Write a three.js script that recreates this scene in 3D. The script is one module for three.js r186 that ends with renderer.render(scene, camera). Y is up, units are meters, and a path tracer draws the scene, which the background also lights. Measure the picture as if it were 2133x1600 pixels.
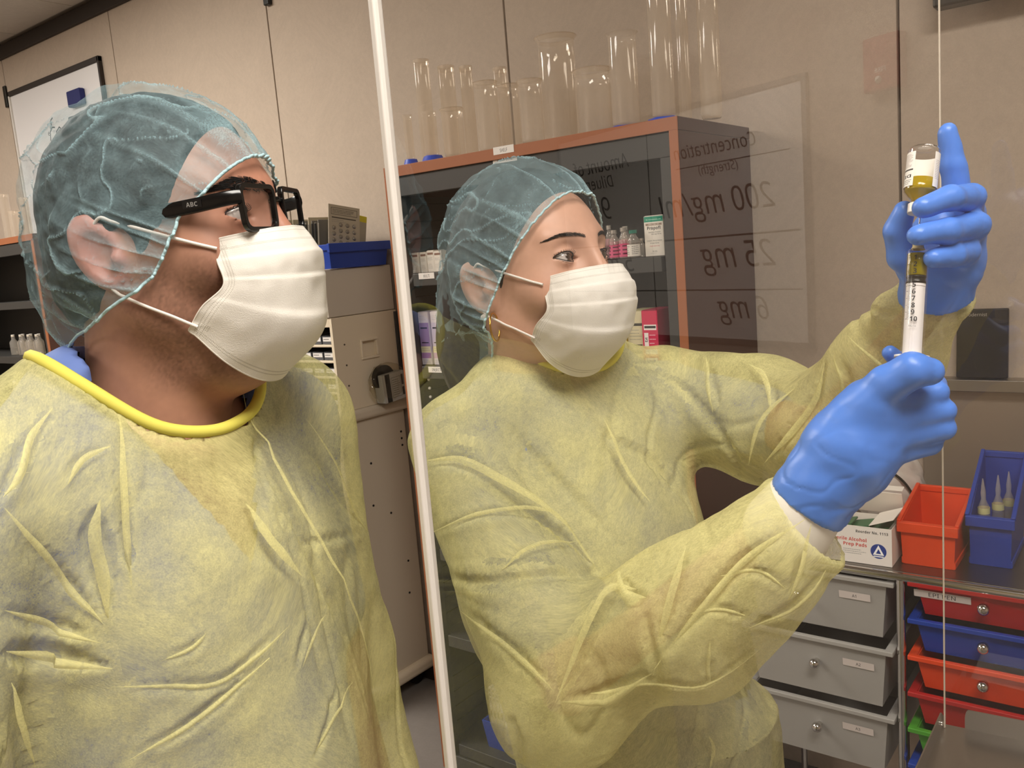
import * as THREE from 'three';
import { RoundedBoxGeometry } from 'three/addons/geometries/RoundedBoxGeometry.js';
import { mergeGeometries, mergeVertices } from 'three/addons/utils/BufferGeometryUtils.js';
import { RectAreaLightUniformsLib } from 'three/addons/lights/RectAreaLightUniformsLib.js';

// ---------- camera, light, exposure ----------
const scene = new THREE.Scene();
scene.background = new THREE.Color(0x000000);
const camera = new THREE.PerspectiveCamera(THREE.MathUtils.radToDeg(2 * Math.atan(800 / 1800)), 2133 / 1600, 0.05, 40);
const EYE = new THREE.Vector3(0, 1.58, 0);
camera.position.copy(EYE);
camera.rotation.order = 'YXZ';
camera.rotation.set(THREE.MathUtils.degToRad(-8.5), THREE.MathUtils.degToRad(38), THREE.MathUtils.degToRad(-4.7));
camera.updateMatrixWorld(true);
const renderer = new THREE.WebGLRenderer({ antialias: true });
renderer.toneMapping = THREE.LinearToneMapping;
renderer.toneMappingExposure = 1.25;
renderer.shadowMap.enabled = true;
RectAreaLightUniformsLib.init();
const WARM = new THREE.Color(1.0, 0.935, 0.85);
const TROFFERS = [ // x, z, width, depth, luminance
  [0.35, -0.05, 1.2, 0.6, 14.5],
  [-3.2, -0.75, 1.2, 0.6, 16],
  [-5.1, -0.6, 1.2, 0.6, 12],
  [-2.6, 1.75, 1.2, 0.6, 9],
];

// ---------- helpers ----------
const V = (x, y, z) => new THREE.Vector3(x, y, z);
const CAM = new THREE.Matrix3().setFromMatrix4(camera.matrixWorld);
const sight = (px, py) => V((px - 1066.5) / 1800, (800 - py) / 1800, -1).applyMatrix3(CAM);
const P = (px, py, d) => sight(px, py).multiplyScalar(d).add(EYE);               // a point measured on the photograph at its distance
const onZ = (px, py, z) => { const s = sight(px, py); return s.multiplyScalar((z - EYE.z) / s.z).add(EYE); };
const onX = (px, py, x) => { const s = sight(px, py); return s.multiplyScalar((x - EYE.x) / s.x).add(EYE); };
const onY = (px, py, y) => { const s = sight(px, py); return s.multiplyScalar((y - EYE.y) / s.y).add(EYE); };
let seed = 7;
const rnd = () => { seed = (seed + 0x6D2B79F5) | 0; let t = Math.imul(seed ^ (seed >>> 15), 1 | seed); t = (t + Math.imul(t ^ (t >>> 7), 61 | t)) ^ t; return ((t ^ (t >>> 14)) >>> 0) / 4294967296; };
const rr = (a, b) => a + (b - a) * rnd();
const PERM = (() => { const p = []; for (let i = 0; i < 256; i++) p.push(i); for (let i = 255; i > 0; i--) { const j = Math.floor(rnd() * (i + 1)); [p[i], p[j]] = [p[j], p[i]]; } return [...p, ...p]; })();
const fade = t => t * t * t * (t * (t * 6 - 15) + 10), lerp = (a, b, t) => a + (b - a) * t, clamp = (x, a = 0, b = 1) => x < a ? a : x > b ? b : x;
const sstep = (a, b, x) => { const t = clamp((x - a) / (b - a)); return t * t * (3 - 2 * t); };
const grad = (h, x, y, z) => { const u = (h & 8) ? y : x, v = (h & 12) === 0 ? y : ((h & 13) === 12 ? x : z); return ((h & 1) ? -u : u) + ((h & 2) ? -v : v); };
function noise(x, y, z) {
  const X = Math.floor(x), Y = Math.floor(y), Z = Math.floor(z); x -= X; y -= Y; z -= Z;
  const u = fade(x), v = fade(y), w = fade(z), p = PERM, xi = X & 255, yi = Y & 255, zi = Z & 255;
  const A = p[xi] + yi, AA = p[A & 255] + zi, AB = p[(A + 1) & 255] + zi, B = p[xi + 1] + yi, BA = p[B & 255] + zi, BB = p[(B + 1) & 255] + zi;
  return lerp(lerp(lerp(grad(p[AA & 255], x, y, z), grad(p[BA & 255], x - 1, y, z), u), lerp(grad(p[AB & 255], x, y - 1, z), grad(p[BB & 255], x - 1, y - 1, z), u), v),
    lerp(lerp(grad(p[(AA + 1) & 255], x, y, z - 1), grad(p[(BA + 1) & 255], x - 1, y, z - 1), u), lerp(grad(p[(AB + 1) & 255], x, y - 1, z - 1), grad(p[(BB + 1) & 255], x - 1, y - 1, z - 1), u), v), w);
}
const used = {};
const numbered = n => { used[n] = (used[n] ?? -1) + 1; return used[n] ? `${n}_${String(used[n]).padStart(3, '0')}` : n; };
function mesh(name, geo, mat, parent, at) {
  const m = new THREE.Mesh(geo, mat); m.castShadow = m.receiveShadow = true;
  if (at) m.position.set(...at);
  m.name = parent ? name : numbered(name);
  (parent || scene).add(m); return m;
}
function tag(o, label, category, group) { o.userData.label = label; o.userData.category = category; if (group) o.userData.group = group; return o; }
function thing(name, label, category, at = [0, 0, 0], turn = 0, group) {
  const g = new THREE.Group(); g.name = numbered(name); g.position.set(...at); g.rotation.y = turn; scene.add(g); return tag(g, label, category, group);
}
function struct(name, geo, mat, at) { const m = new THREE.Mesh(geo, mat); m.name = name; m.castShadow = m.receiveShadow = true; if (at) m.position.set(...at); m.userData.kind = 'structure'; scene.add(m); return m; }
const std = (color, roughness = 0.6, more = {}) => new THREE.MeshStandardMaterial({ color, roughness, ...more });
const phys = (color, roughness = 0.6, more = {}) => new THREE.MeshPhysicalMaterial({ color, roughness, ...more });
const rb = (w, h, d, r = 0.003, s = 1) => new RoundedBoxGeometry(w, h, d, s, Math.min(r, w / 2.01, h / 2.01, d / 2.01));
const bx = (x0, x1, y0, y1, z0, z1, r = 0.002) => rb(x1 - x0, y1 - y0, z1 - z0, r).translate((x0 + x1) / 2, (y0 + y1) / 2, (z0 + z1) / 2);
const join = list => mergeGeometries(list.map(g => { const n = g.index ? g.toNonIndexed() : g.clone(); for (const k of Object.keys(n.attributes)) if (!['position', 'normal', 'uv'].includes(k)) n.deleteAttribute(k); return n; }));
const tube = (pts, r, seg = 40, sides = 8, closed = false) => new THREE.TubeGeometry(new THREE.CatmullRomCurve3(pts, closed, 'centripetal'), seg, r, sides, closed);
const rod = (a, b, r, sides = 12) => { const d = b.clone().sub(a), g = new THREE.CylinderGeometry(r, r, d.length(), sides); g.applyQuaternion(new THREE.Quaternion().setFromUnitVectors(V(0, 1, 0), d.clone().normalize())); return g.translate((a.x + b.x) / 2, (a.y + b.y) / 2, (a.z + b.z) / 2); };
const lathe = (pts, seg = 32) => new THREE.LatheGeometry(pts.map(p => new THREE.Vector2(p[0], p[1])), seg);
// open tapered tub: sizes at the top and at the bottom, front along +z; lowers its front wall for hopper bins
function tub(wt, dt, wb, db, h, t, frontH = h) {
  const ring = (w, d, y, yf) => [[-w / 2, y, -d / 2], [w / 2, y, -d / 2], [w / 2, yf, d / 2], [-w / 2, yf, d / 2]];
  const k = frontH / h, wf = lerp(wb, wt, k), df = lerp(db, dt, k);
  const ot = ring(wt, dt, h, h), it = ring(wt - 2 * t, dt - 2 * t, h, h);
  for (const [r, o] of [[ot, 0], [it, t]]) { r[2] = [wf / 2 - o, frontH, df / 2 - o]; r[3] = [-wf / 2 + o, frontH, df / 2 - o]; }
  const ob = ring(wb, db, 0, 0), ib = ring(wb - 2 * t, db - 2 * t, t, t), pos = [];
  const quad = (a, b, c, d) => pos.push(...a, ...b, ...c, ...a, ...c, ...d);
  for (let i = 0; i < 4; i++) { const j = (i + 1) % 4; quad(ob[j], ob[i], ot[i], ot[j]); quad(ot[j], ot[i], it[i], it[j]); quad(it[j], it[i], ib[i], ib[j]); }
  quad(ob[0], ob[1], ob[2], ob[3]); quad(ib[3], ib[2], ib[1], ib[0]);
  const g = new THREE.BufferGeometry(); g.setAttribute('position', new THREE.Float32BufferAttribute(pos, 3));
  g.setAttribute('uv', new THREE.Float32BufferAttribute(new Array(pos.length / 3 * 2).fill(0), 2)); g.computeVertexNormals(); return g;
}
function canvasTex(w, h, draw) {
  const c = document.createElement('canvas'); c.width = w; c.height = h; const k = c.getContext('2d'); draw(k, w, h);
  const t = new THREE.CanvasTexture(c); t.colorSpace = THREE.SRGBColorSpace; t.anisotropy = 4; return t;
}
function dataTex(n, f, srgb) {
  const d = new Uint8Array(n * n * 4);
  for (let j = 0; j < n; j++) for (let i = 0; i < n; i++) { const c = f(i / n, j / n, i, j); for (let k = 0; k < 4; k++) d[(j * n + i) * 4 + k] = clamp(c[k] ?? 1) * 255; }
  const t = new THREE.DataTexture(d, n, n); t.wrapS = t.wrapT = THREE.RepeatWrapping; t.magFilter = THREE.LinearFilter; t.minFilter = THREE.LinearFilter; if (srgb) t.colorSpace = THREE.SRGBColorSpace; t.needsUpdate = true; return t;
}
const tileNoise = (u, v, f, s = 0) => { // wraps at 1
  const a = u * Math.PI * 2, b = v * Math.PI * 2, r = f / (2 * Math.PI); return noise(Math.cos(a) * r + 5 + s, Math.sin(a) * r + Math.cos(b) * r * 1.01, Math.sin(b) * r + 9 + s);
};
const rep = (t, x, y) => { const c = t.clone(); c.repeat.set(x, y); c.needsUpdate = true; return c; };
// printed face: a thin plate with its print, a child of the thing it is stuck on
function plate(name, w, h, tex, parent, at, turn = [0, 0, 0], rough = 0.6) {
  const g = new THREE.PlaneGeometry(w, h), m = mesh(name, g, std(0xffffff, rough, { map: tex }), parent, at); m.rotation.set(...turn); return m;
}
const labelTex = (text, w = 256, h = 64, o = {}) => canvasTex(w, h, k => {
  k.fillStyle = o.bg || '#efe9e2'; k.fillRect(0, 0, w, h); k.fillStyle = o.fg || '#222'; k.font = `${o.bold ? 'bold ' : ''}${o.size || 38}px sans-serif`; k.textAlign = 'center'; k.textBaseline = 'middle'; k.fillText(text, w / 2, h / 2 + 2);
});
// lines of small print drawn as grey strokes
function smallPrint(k, x, y, w, n, step, color = '#777', th = 2) { k.fillStyle = color; for (let i = 0; i < n; i++) { let p = x; const end = x + w * rr(0.7, 1); while (p < end) { const l = rr(4, 12); k.fillRect(p, y + i * step, Math.min(l, end - p), th); p += l + 3; } } }

// ---------- shared materials ----------
const speck = dataTex(256, (u, v) => { const n = 0.5 + 0.5 * noise(u * 0, 0, 0); const a = tileNoise(u, v, 40), b = tileNoise(u, v, 9, 3), c = rnd(); return Array(3).fill(0.955 + 0.02 * a + 0.015 * b + 0.03 * (c - 0.5)).concat(1); }, true);
const weave = dataTex(256, (u, v, i, j) => { const a = 0.5 + 0.5 * Math.sin(i * 1.2) * Math.sin(j * 1.2), c = rnd(); const g = 0.45 + 0.25 * a + 0.3 * c; return [g, g, g, 1]; });
const M = {
  wall: std(0xc9b8a6, 0.85, { map: rep(speck, 2, 5), bumpMap: rep(weave, 12, 30), bumpScale: 0.0006 }),
  wallPlain: std(0xc9b8a6, 0.85),
  seam: std(0x2a211b, 0.9),
  trim: std(0x2a211c, 0.6),
  ceiling: std(0xc6beb2, 0.9, { map: rep(speck, 1, 1) }),
  tbar: std(0xb7ada0, 0.5),
  floor: std(0x8d8680, 0.45, { map: rep(speck, 8, 5) }),
  wood: std(0xa3633f, 0.42),
  woodDark: std(0x4e3129, 0.45),
  charcoal: std(0x3b3a38, 0.5),
  steel: std(0xb4afa8, 0.32, { metalness: 1 }),
  steelDark: std(0x8d8882, 0.38, { metalness: 1 }),
  chrome: std(0xd8d6d2, 0.14, { metalness: 1 }),
  beige: std(0xd3c7b3, 0.5),
  cream: std(0xe4d6bd, 0.5),
  paper: std(0xefeae0, 0.8),
  card: std(0xece4d8, 0.75),
  blue: std(0x1c3f9e, 0.42),
  orange: std(0xe0481c, 0.42),
  red: std(0xb01f1f, 0.42),
  green: std(0x4d9a2e, 0.42),
  black: std(0x16140f, 0.4),
  blackMatte: std(0x14120f, 0.8),
  glass: phys(0xfbf6ee, 0.02, { transmission: 0.84, thickness: 0, ior: 1.5, transparent: false }),
  pane: phys(0xffffff, 0.0, { transmission: 1, thickness: 0, ior: 1.62 }),
  white: std(0xf1ece2, 0.55),
};
// ---------- the room ----------
const ZW = -2.218, H = 2.88, X0 = -7, X1 = 2.5, Z1 = 2.6;
struct('floor', new THREE.BoxGeometry(X1 - X0 + 0.4, 0.1, Z1 - ZW + 0.4), M.floor, [(X0 + X1) / 2, -0.05, (ZW + Z1) / 2]);
{
  const back = struct('wall_back', new THREE.BoxGeometry(X1 - X0 + 0.2, H + 0.1, 0.1), M.seam, [(X0 + X1) / 2, H / 2, ZW - 0.075]);
  // fabric covered panels with narrow dark joints between them
  const joints = [X0, -6.08, -4.975, -3.868, -2.759, -1.646, -0.527, 0.59, 1.7, X1];
  for (let i = 0; i + 1 < joints.length; i++) {
    const a = joints[i] + 0.003, b = joints[i + 1] - 0.003;
    mesh('wall_panel', rb(b - a, H - 0.02, 0.025, 0.002), M.wall, back, [(a + b) / 2 - back.position.x, 0, 0.0625]);
  }
  struct('wall_left', new THREE.BoxGeometry(0.1, H, Z1 - ZW + 0.2), M.wallPlain, [X0 - 0.05, H / 2, (ZW + Z1) / 2]);
  struct('wall_right', new THREE.BoxGeometry(0.1, H, Z1 - ZW + 0.2), M.wallPlain, [X1 + 0.05, H / 2, (ZW + Z1) / 2]);
  struct('wall_front', new THREE.BoxGeometry(X1 - X0 + 0.2, H, 0.1), M.wallPlain, [(X0 + X1) / 2, H / 2, Z1 + 0.05]);
  const ceil = struct('ceiling', new THREE.BoxGeometry(X1 - X0 + 0.4, 0.1, Z1 - ZW + 0.4), M.tbar, [(X0 + X1) / 2, H + 0.062, (ZW + Z1) / 2]);
  const tg = rb(0.594, 0.016, 0.594, 0.003);
  for (let i = 0; i < 16; i++) for (let j = 0; j < 8; j++) {
    const x = X0 + 0.2 + 0.6 * i, z = ZW + 0.33 + 0.6 * j;
    if (z > Z1 - 0.2 || TROFFERS.some(t => Math.abs(x - t[0]) < 0.29 + t[2] / 2 && Math.abs(z - t[1]) < 0.29 + t[3] / 2)) continue;
    mesh('ceiling_tile', tg, M.ceiling, ceil, [x - ceil.position.x, -0.054, z - ceil.position.z]);
  }
  const tr = struct('trim_1', rb(X1 - X0, 0.065, 0.02, 0.003), M.trim, [(X0 + X1) / 2, 2.842, ZW + 0.01]);
  struct('baseboard_back', rb(X1 - X0, 0.1, 0.015, 0.003), M.trim, [(X0 + X1) / 2, 0.05, ZW + 0.0085]);
}
for (const [x, z, w, d, L] of TROFFERS) {
  const t = thing('ceiling_light', 'recessed rectangular ceiling light with a frosted diffuser', 'light', [x, H, z], 0, 'recessed ceiling lights');
  mesh('light_frame', join([bx(-w / 2 - 0.02, w / 2 + 0.02, -0.012, 0.012, -d / 2 - 0.02, -d / 2), bx(-w / 2 - 0.02, w / 2 + 0.02, -0.012, 0.012, d / 2, d / 2 + 0.02), bx(-w / 2 - 0.02, -w / 2, -0.012, 0.012, -d / 2, d / 2), bx(w / 2, w / 2 + 0.02, -0.012, 0.012, -d / 2, d / 2)]), M.white, t);
  mesh('light_diffuser', new THREE.BoxGeometry(w, 0.006, d), std(0xffffff, 0.8, { emissive: WARM, emissiveIntensity: 4 }), t, [0, 0.004, 0]);
  const a = new THREE.RectAreaLight(WARM, L, w, d); a.position.set(x, H - 0.012, z); a.lookAt(x, 0, z); scene.add(a);
}
{ // joint clip at the top of the panel joint and the dark strip beside the whiteboard
  const c = onZ(553, 4, ZW + 0.02);
  tag(mesh('joint_clip', rb(0.03, 0.045, 0.02, 0.004), M.black, null, [c.x, c.y + 0.012, ZW + 0.0105]), 'small black clip on the dark panel joint above the person in glasses', 'clip');
  const s = onZ(15, 202, ZW);
  tag(mesh('wall_strip', rb(0.028, 0.11, 0.012, 0.003), M.black, null, [s.x, s.y, ZW + 0.0065]), 'short black strip on the wall beside the framed whiteboard', 'wall strip');
}
{ // framed whiteboard on the back wall
  const w = 0.93, h = 0.78, o = thing('whiteboard', 'framed whiteboard with sketched diagram on the panelled wall behind the person in glasses', 'whiteboard', [-4.447, 2.637 - h, ZW]);
  const tex = canvasTex(1024, 860, (k, W, Hh) => {
    k.fillStyle = '#eceaea'; k.fillRect(0, 0, W, Hh); k.strokeStyle = '#2b2b33'; k.lineWidth = 7;
    const line = pts => { k.beginPath(); pts.forEach((p, i) => i ? k.lineTo(...p) : k.moveTo(...p)); k.stroke(); };
    line([[400, 330], [410, 280], [440, 260], [470, 265]]); line([[470, 330], [480, 290], [520, 270], [560, 300], [600, 310]]); line([[620, 300], [640, 240], [720, 240]]);
    line([[180, 560], [190, 460], [250, 440], [300, 450]]); line([[200, 620], [210, 700], [260, 720]]); line([[430, 250], [435, 220], [460, 210]]);
    k.font = '40px sans-serif'; k.fillStyle = '#2b2b33'; k.fillText('e', 380, 300); k.fillText('3', 640, 330);
  });
  mesh('board_panel', rb(w, h, 0.012, 0.002), std(0xe9e6e4, 0.25), o, [0, h / 2, 0.007]);
  plate('board_face', w - 0.02, h - 0.02, tex, o, [0, h / 2, 0.0136], [0, 0, 0], 0.22);
  mesh('frame_rail', rb(w + 0.02, 0.026, 0.02, 0.003), M.trim, o, [0, h - 0.012, 0.012]);
  mesh('frame_rail', rb(w + 0.02, 0.026, 0.02, 0.003), M.trim, o, [0, 0.012, 0.012]);
  mesh('frame_rail', rb(0.014, h, 0.02, 0.003), M.trim, o, [w / 2 + 0.003, h / 2, 0.012]);
  mesh('frame_rail', rb(0.014, h, 0.02, 0.003), std(0xd9d4cc, 0.4), o, [-w / 2 - 0.003, h / 2, 0.012]);
  const q = onZ(162, 200, ZW + 0.02);
  tag(mesh('board_eraser', rb(0.125, 0.075, 0.03, 0.006), std(0x1b2260, 0.7), null, [q.x, q.y - 0.01, ZW + 0.0295]), 'dark blue block stuck on the framed whiteboard', 'eraser');
}
{ // large writing board behind the camera, mirrored in the clear screen
  const x1 = -2.66, w = 2.0, top = 2.28, h = 1.25, o = thing('writing_board', 'large whiteboard with a handwritten dilution table, mirrored in the clear screen', 'whiteboard', [x1 - w / 2, top - h, Z1], Math.PI);
  const tex = canvasTex(1600, 1000, (k, W, Hh) => {
    const X = x => (x - (x1 - w)) / w, px = x => (1 - X(x)) * W, py = y => (top - y) / h * Hh;
    k.fillStyle = '#f4f1ec'; k.fillRect(0, 0, W, Hh); k.fillStyle = '#151515'; k.strokeStyle = '#151515'; k.lineWidth = 7;
    const word = (s, x, y, size) => { k.font = `italic ${size}px sans-serif`; k.textAlign = 'left'; k.fillText(s, px(x), py(y)); };
    const seg = (xa, ya, xb, yb, lw = 7) => { k.lineWidth = lw; k.beginPath(); k.moveTo(px(xa), py(ya)); k.lineTo(px(xb), py(yb)); k.stroke(); };
    word('Concentration', -2.95, 2.02, 76); word('(Strength)', -3.08, 1.92, 52); word('Amount of', -3.95, 2.04, 92); word('Diluent', -4.1, 1.94, 80);
    word('200 mg/mL', -2.84, 1.71, 140); word('9', -4.13, 1.75, 150); word('25 mg', -2.85, 1.42, 150); word('5 mL', -3.95, 1.42, 130); word('6 mg', -2.9, 1.15, 130);
    seg(-2.7, 1.585, -4.6, 1.585); seg(-2.7, 1.3, -4.6, 1.3, 5); seg(-2.75, 1.97, -3.55, 1.97, 4); seg(-3.78, 2.2, -3.78, 1.1, 5);
  });
  mesh('board_panel', rb(w, h, 0.014, 0.002), M.white, o, [0, h / 2, 0.008]);
  plate('board_face', w - 0.01, h - 0.01, tex, o, [0, h / 2, 0.0156], [0, 0, 0], 0.5);
  for (const [ww, hh, x, y] of [[w + 0.03, 0.03, 0, h], [w + 0.03, 0.03, 0, 0], [0.03, h + 0.03, w / 2, h / 2], [0.03, h + 0.03, -w / 2, h / 2]]) mesh('frame_rail', rb(ww, hh, 0.022, 0.004), M.steel, o, [x, y, 0.013]);
}
{ // red alarm box on the wall behind the camera, mirrored in the clear screen
  const o = thing('fire_alarm', 'red wall alarm box with white lettering, mirrored in the clear screen', 'alarm', [-2.23, 2.13, Z1], Math.PI);
  mesh('alarm_box', rb(0.17, 0.22, 0.06, 0.008), std(0xb3201c, 0.45), o, [0, 0.11, 0.031]);
  plate('alarm_lettering', 0.13, 0.03, labelTex('FIRE', 256, 60, { bg: '#b3201c', fg: '#f3e9e2', size: 54, bold: true }), o, [0, 0.085, 0.0618]);
  mesh('strobe_lens', new THREE.SphereGeometry(0.016, 16, 8), std(0xf5f0e6, 0.15), o, [0.01, 0.045, 0.06]);
}
// ---------- open bookcase with medicine boxes ----------
const SHELF_Y = [1.548, 1.28, 1.0, 0.725, 0.45, 0.09];
function bookcase(x0, x1, z1, label, holes) {
  const top = 1.852, z0 = ZW + 0.012, o = thing('bookcase', label, 'bookcase', [(x0 + x1) / 2, 0, (z0 + z1) / 2]), hw = (x1 - x0) / 2, hd = (z1 - z0) / 2;
  const side = s => mesh('side_panel', bx(s < 0 ? -hw : hw - 0.022, s < 0 ? -hw + 0.022 : hw, 0, top - 0.03, -hd, hd - 0.003), M.woodDark, o);
  side(-1); side(1);
  mesh('top_panel', bx(-hw, hw, top - 0.03, top, -hd, hd - 0.003), M.woodDark, o);
  mesh('edge_band', bx(-hw, hw, top - 0.0295, top - 0.0005, hd - 0.003, hd, 0.0008), M.wood, o); for (const q of [-1, 1]) mesh('edge_band', bx(q < 0 ? -hw : hw - 0.022, q < 0 ? -hw + 0.022 : hw, 0, top - 0.0295, hd - 0.003, hd, 0.0008), M.wood, o);
  mesh('back_panel', bx(-hw + 0.022, hw - 0.022, 0.04, top - 0.03, -hd, -hd + 0.012), M.charcoal, o);
  mesh('top_rail', bx(-hw + 0.022, hw - 0.022, top - 0.085, top - 0.031, hd - 0.03, hd - 0.006), M.charcoal, o);
  mesh('bottom_rail', bx(-hw + 0.022, hw - 0.022, 0.0, 0.05, hd - 0.03, hd - 0.006), M.charcoal, o);
  for (const s of [-1, 1]) {
    const a = s < 0 ? -hw + 0.022 : hw - 0.05, st = mesh('stile', bx(a, a + 0.028, 0.05, top - 0.085, hd - 0.03, hd - 0.006), M.charcoal, o);
    mesh('inner_side', bx(s < 0 ? -hw + 0.022 : hw - 0.03, s < 0 ? -hw + 0.03 : hw - 0.022, 0.05, top - 0.085, -hd + 0.012, hd - 0.03), M.charcoal, o);
    for (let k = 0; k < 9; k++) mesh('shelf_peg', new THREE.SphereGeometry(0.0045, 8, 6), M.white, o, [s < 0 ? -hw + 0.066 : hw - 0.066, 1.16 + k * 0.026 + (k > 4 ? 0.1 : 0), hd - 0.034]).visible = k < 5;
    void st;
  }
  for (const y of SHELF_Y) {
    mesh('shelf', join([bx(-hw + 0.031, hw - 0.031, y - 0.012, y, -hd + 0.013, hd - 0.03), bx(-hw + 0.063, hw - 0.063, y - 0.036, y, hd - 0.034, hd - 0.012)]), M.charcoal, o);
    if (holes) for (let k = 0; k < 4; k++) mesh('side_rib', rb(0.003, 0.004, 2 * hd - 0.08, 0.001), M.black, o, [-hw + 0.0315, y + 0.05 + 0.05 * k, -0.01]);
  }
  return o;
}
const CX0 = -1.805, CX1 = -0.885, CZ = -1.798;
const caseA = bookcase(CX0, CX1, CZ, 'brown laminate bookcase with charcoal shelves of boxed drugs behind the person with the syringe', true);
bookcase(-5.75, -4.15, -1.86, 'brown laminate bookcase under the framed whiteboard, mostly hidden behind the person in glasses', false);
{
  const hd = (CZ - ZW - 0.012) / 2, cx = (CX0 + CX1) / 2, cz = (CZ + ZW + 0.012) / 2;
  const stick = (text, px, py, w, h, dz = 0.0008, o = {}) => { const q = onZ(px, py, CZ); plate('shelf_label', w, h, labelTex(text, 256, 56, { size: 34, ...o }), caseA, [q.x - cx, q.y, hd + dz]); };
  stick('SHELF', 1049, 312, 0.066, 0.019); 
  for (const [t, px, py, w] of [['HOSPITAL', 1051, 331, 0.078], ['MULTI', 885, 575, 0.06], ['INJECTION', 912, 771, 0.085]]) { const q = onZ(px, py, CZ - 0.005); plate('shelf_label', w, 0.017, labelTex(t, 256, 56, { size: 36 }), caseA, [q.x - cx, q.y, hd - (t === 'HOSPITAL' ? 0.0055 : 0.0112)]); }
}
// carton: body with printed front
const cartonTex = {};
function carton(name, w, h, d, tex, color, label, cat, at, turn, group) {
  const o = thing(name, label, cat, at, turn, group);
  mesh('carton_body', rb(w, h, d, 0.001), std(color, 0.7), o, [0, h / 2, 0]);
  plate('printed_front', w - 0.002, h - 0.002, tex, o, [0, h / 2, d / 2 + 0.0004]);
  mesh('carton_flap', rb(w - 0.004, 0.0012, d - 0.004, 0.0005), std(color, 0.75), o, [0, h + 0.0007, 0]);
  return o;
}
const propofolTex = canvasTex(256, 480, (k, w, h) => {
  k.fillStyle = '#efe8dc'; k.fillRect(0, 0, w, h); k.fillStyle = '#1f9678'; k.fillRect(0, 0, w, 66); k.fillStyle = '#bfe6d6'; k.font = 'bold 22px sans-serif'; k.textAlign = 'center'; k.fillText('for intravenous use', w / 2, 44);
  k.fillStyle = '#a08a78'; k.fillRect(18, 84, 220, 26); k.fillStyle = '#efe8dc'; k.font = 'bold 17px sans-serif'; k.fillText('SINGLE  VIAL  USE', w / 2, 103);
  k.fillStyle = '#262320'; k.font = 'bold 54px sans-serif'; k.fillText('Propofl', w / 2, 160); k.font = '19px sans-serif'; k.fillText('Injectable Emulsion', w / 2 + 8, 198); k.fillText('1000 mg/100 mL', w / 2 + 30, 222);
  k.fillText('Contains: Benzyl Alcohol', w / 2, 300); k.fillText('10 Vials Sterile', w / 2, 332); k.fillStyle = '#b5383a'; k.fillText('single dose only', w / 2, 366); k.fillStyle = '#444'; k.fillText('Rx only', w / 2, 430); smallPrint(k, 70, 446, 120, 1, 8);
});
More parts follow.
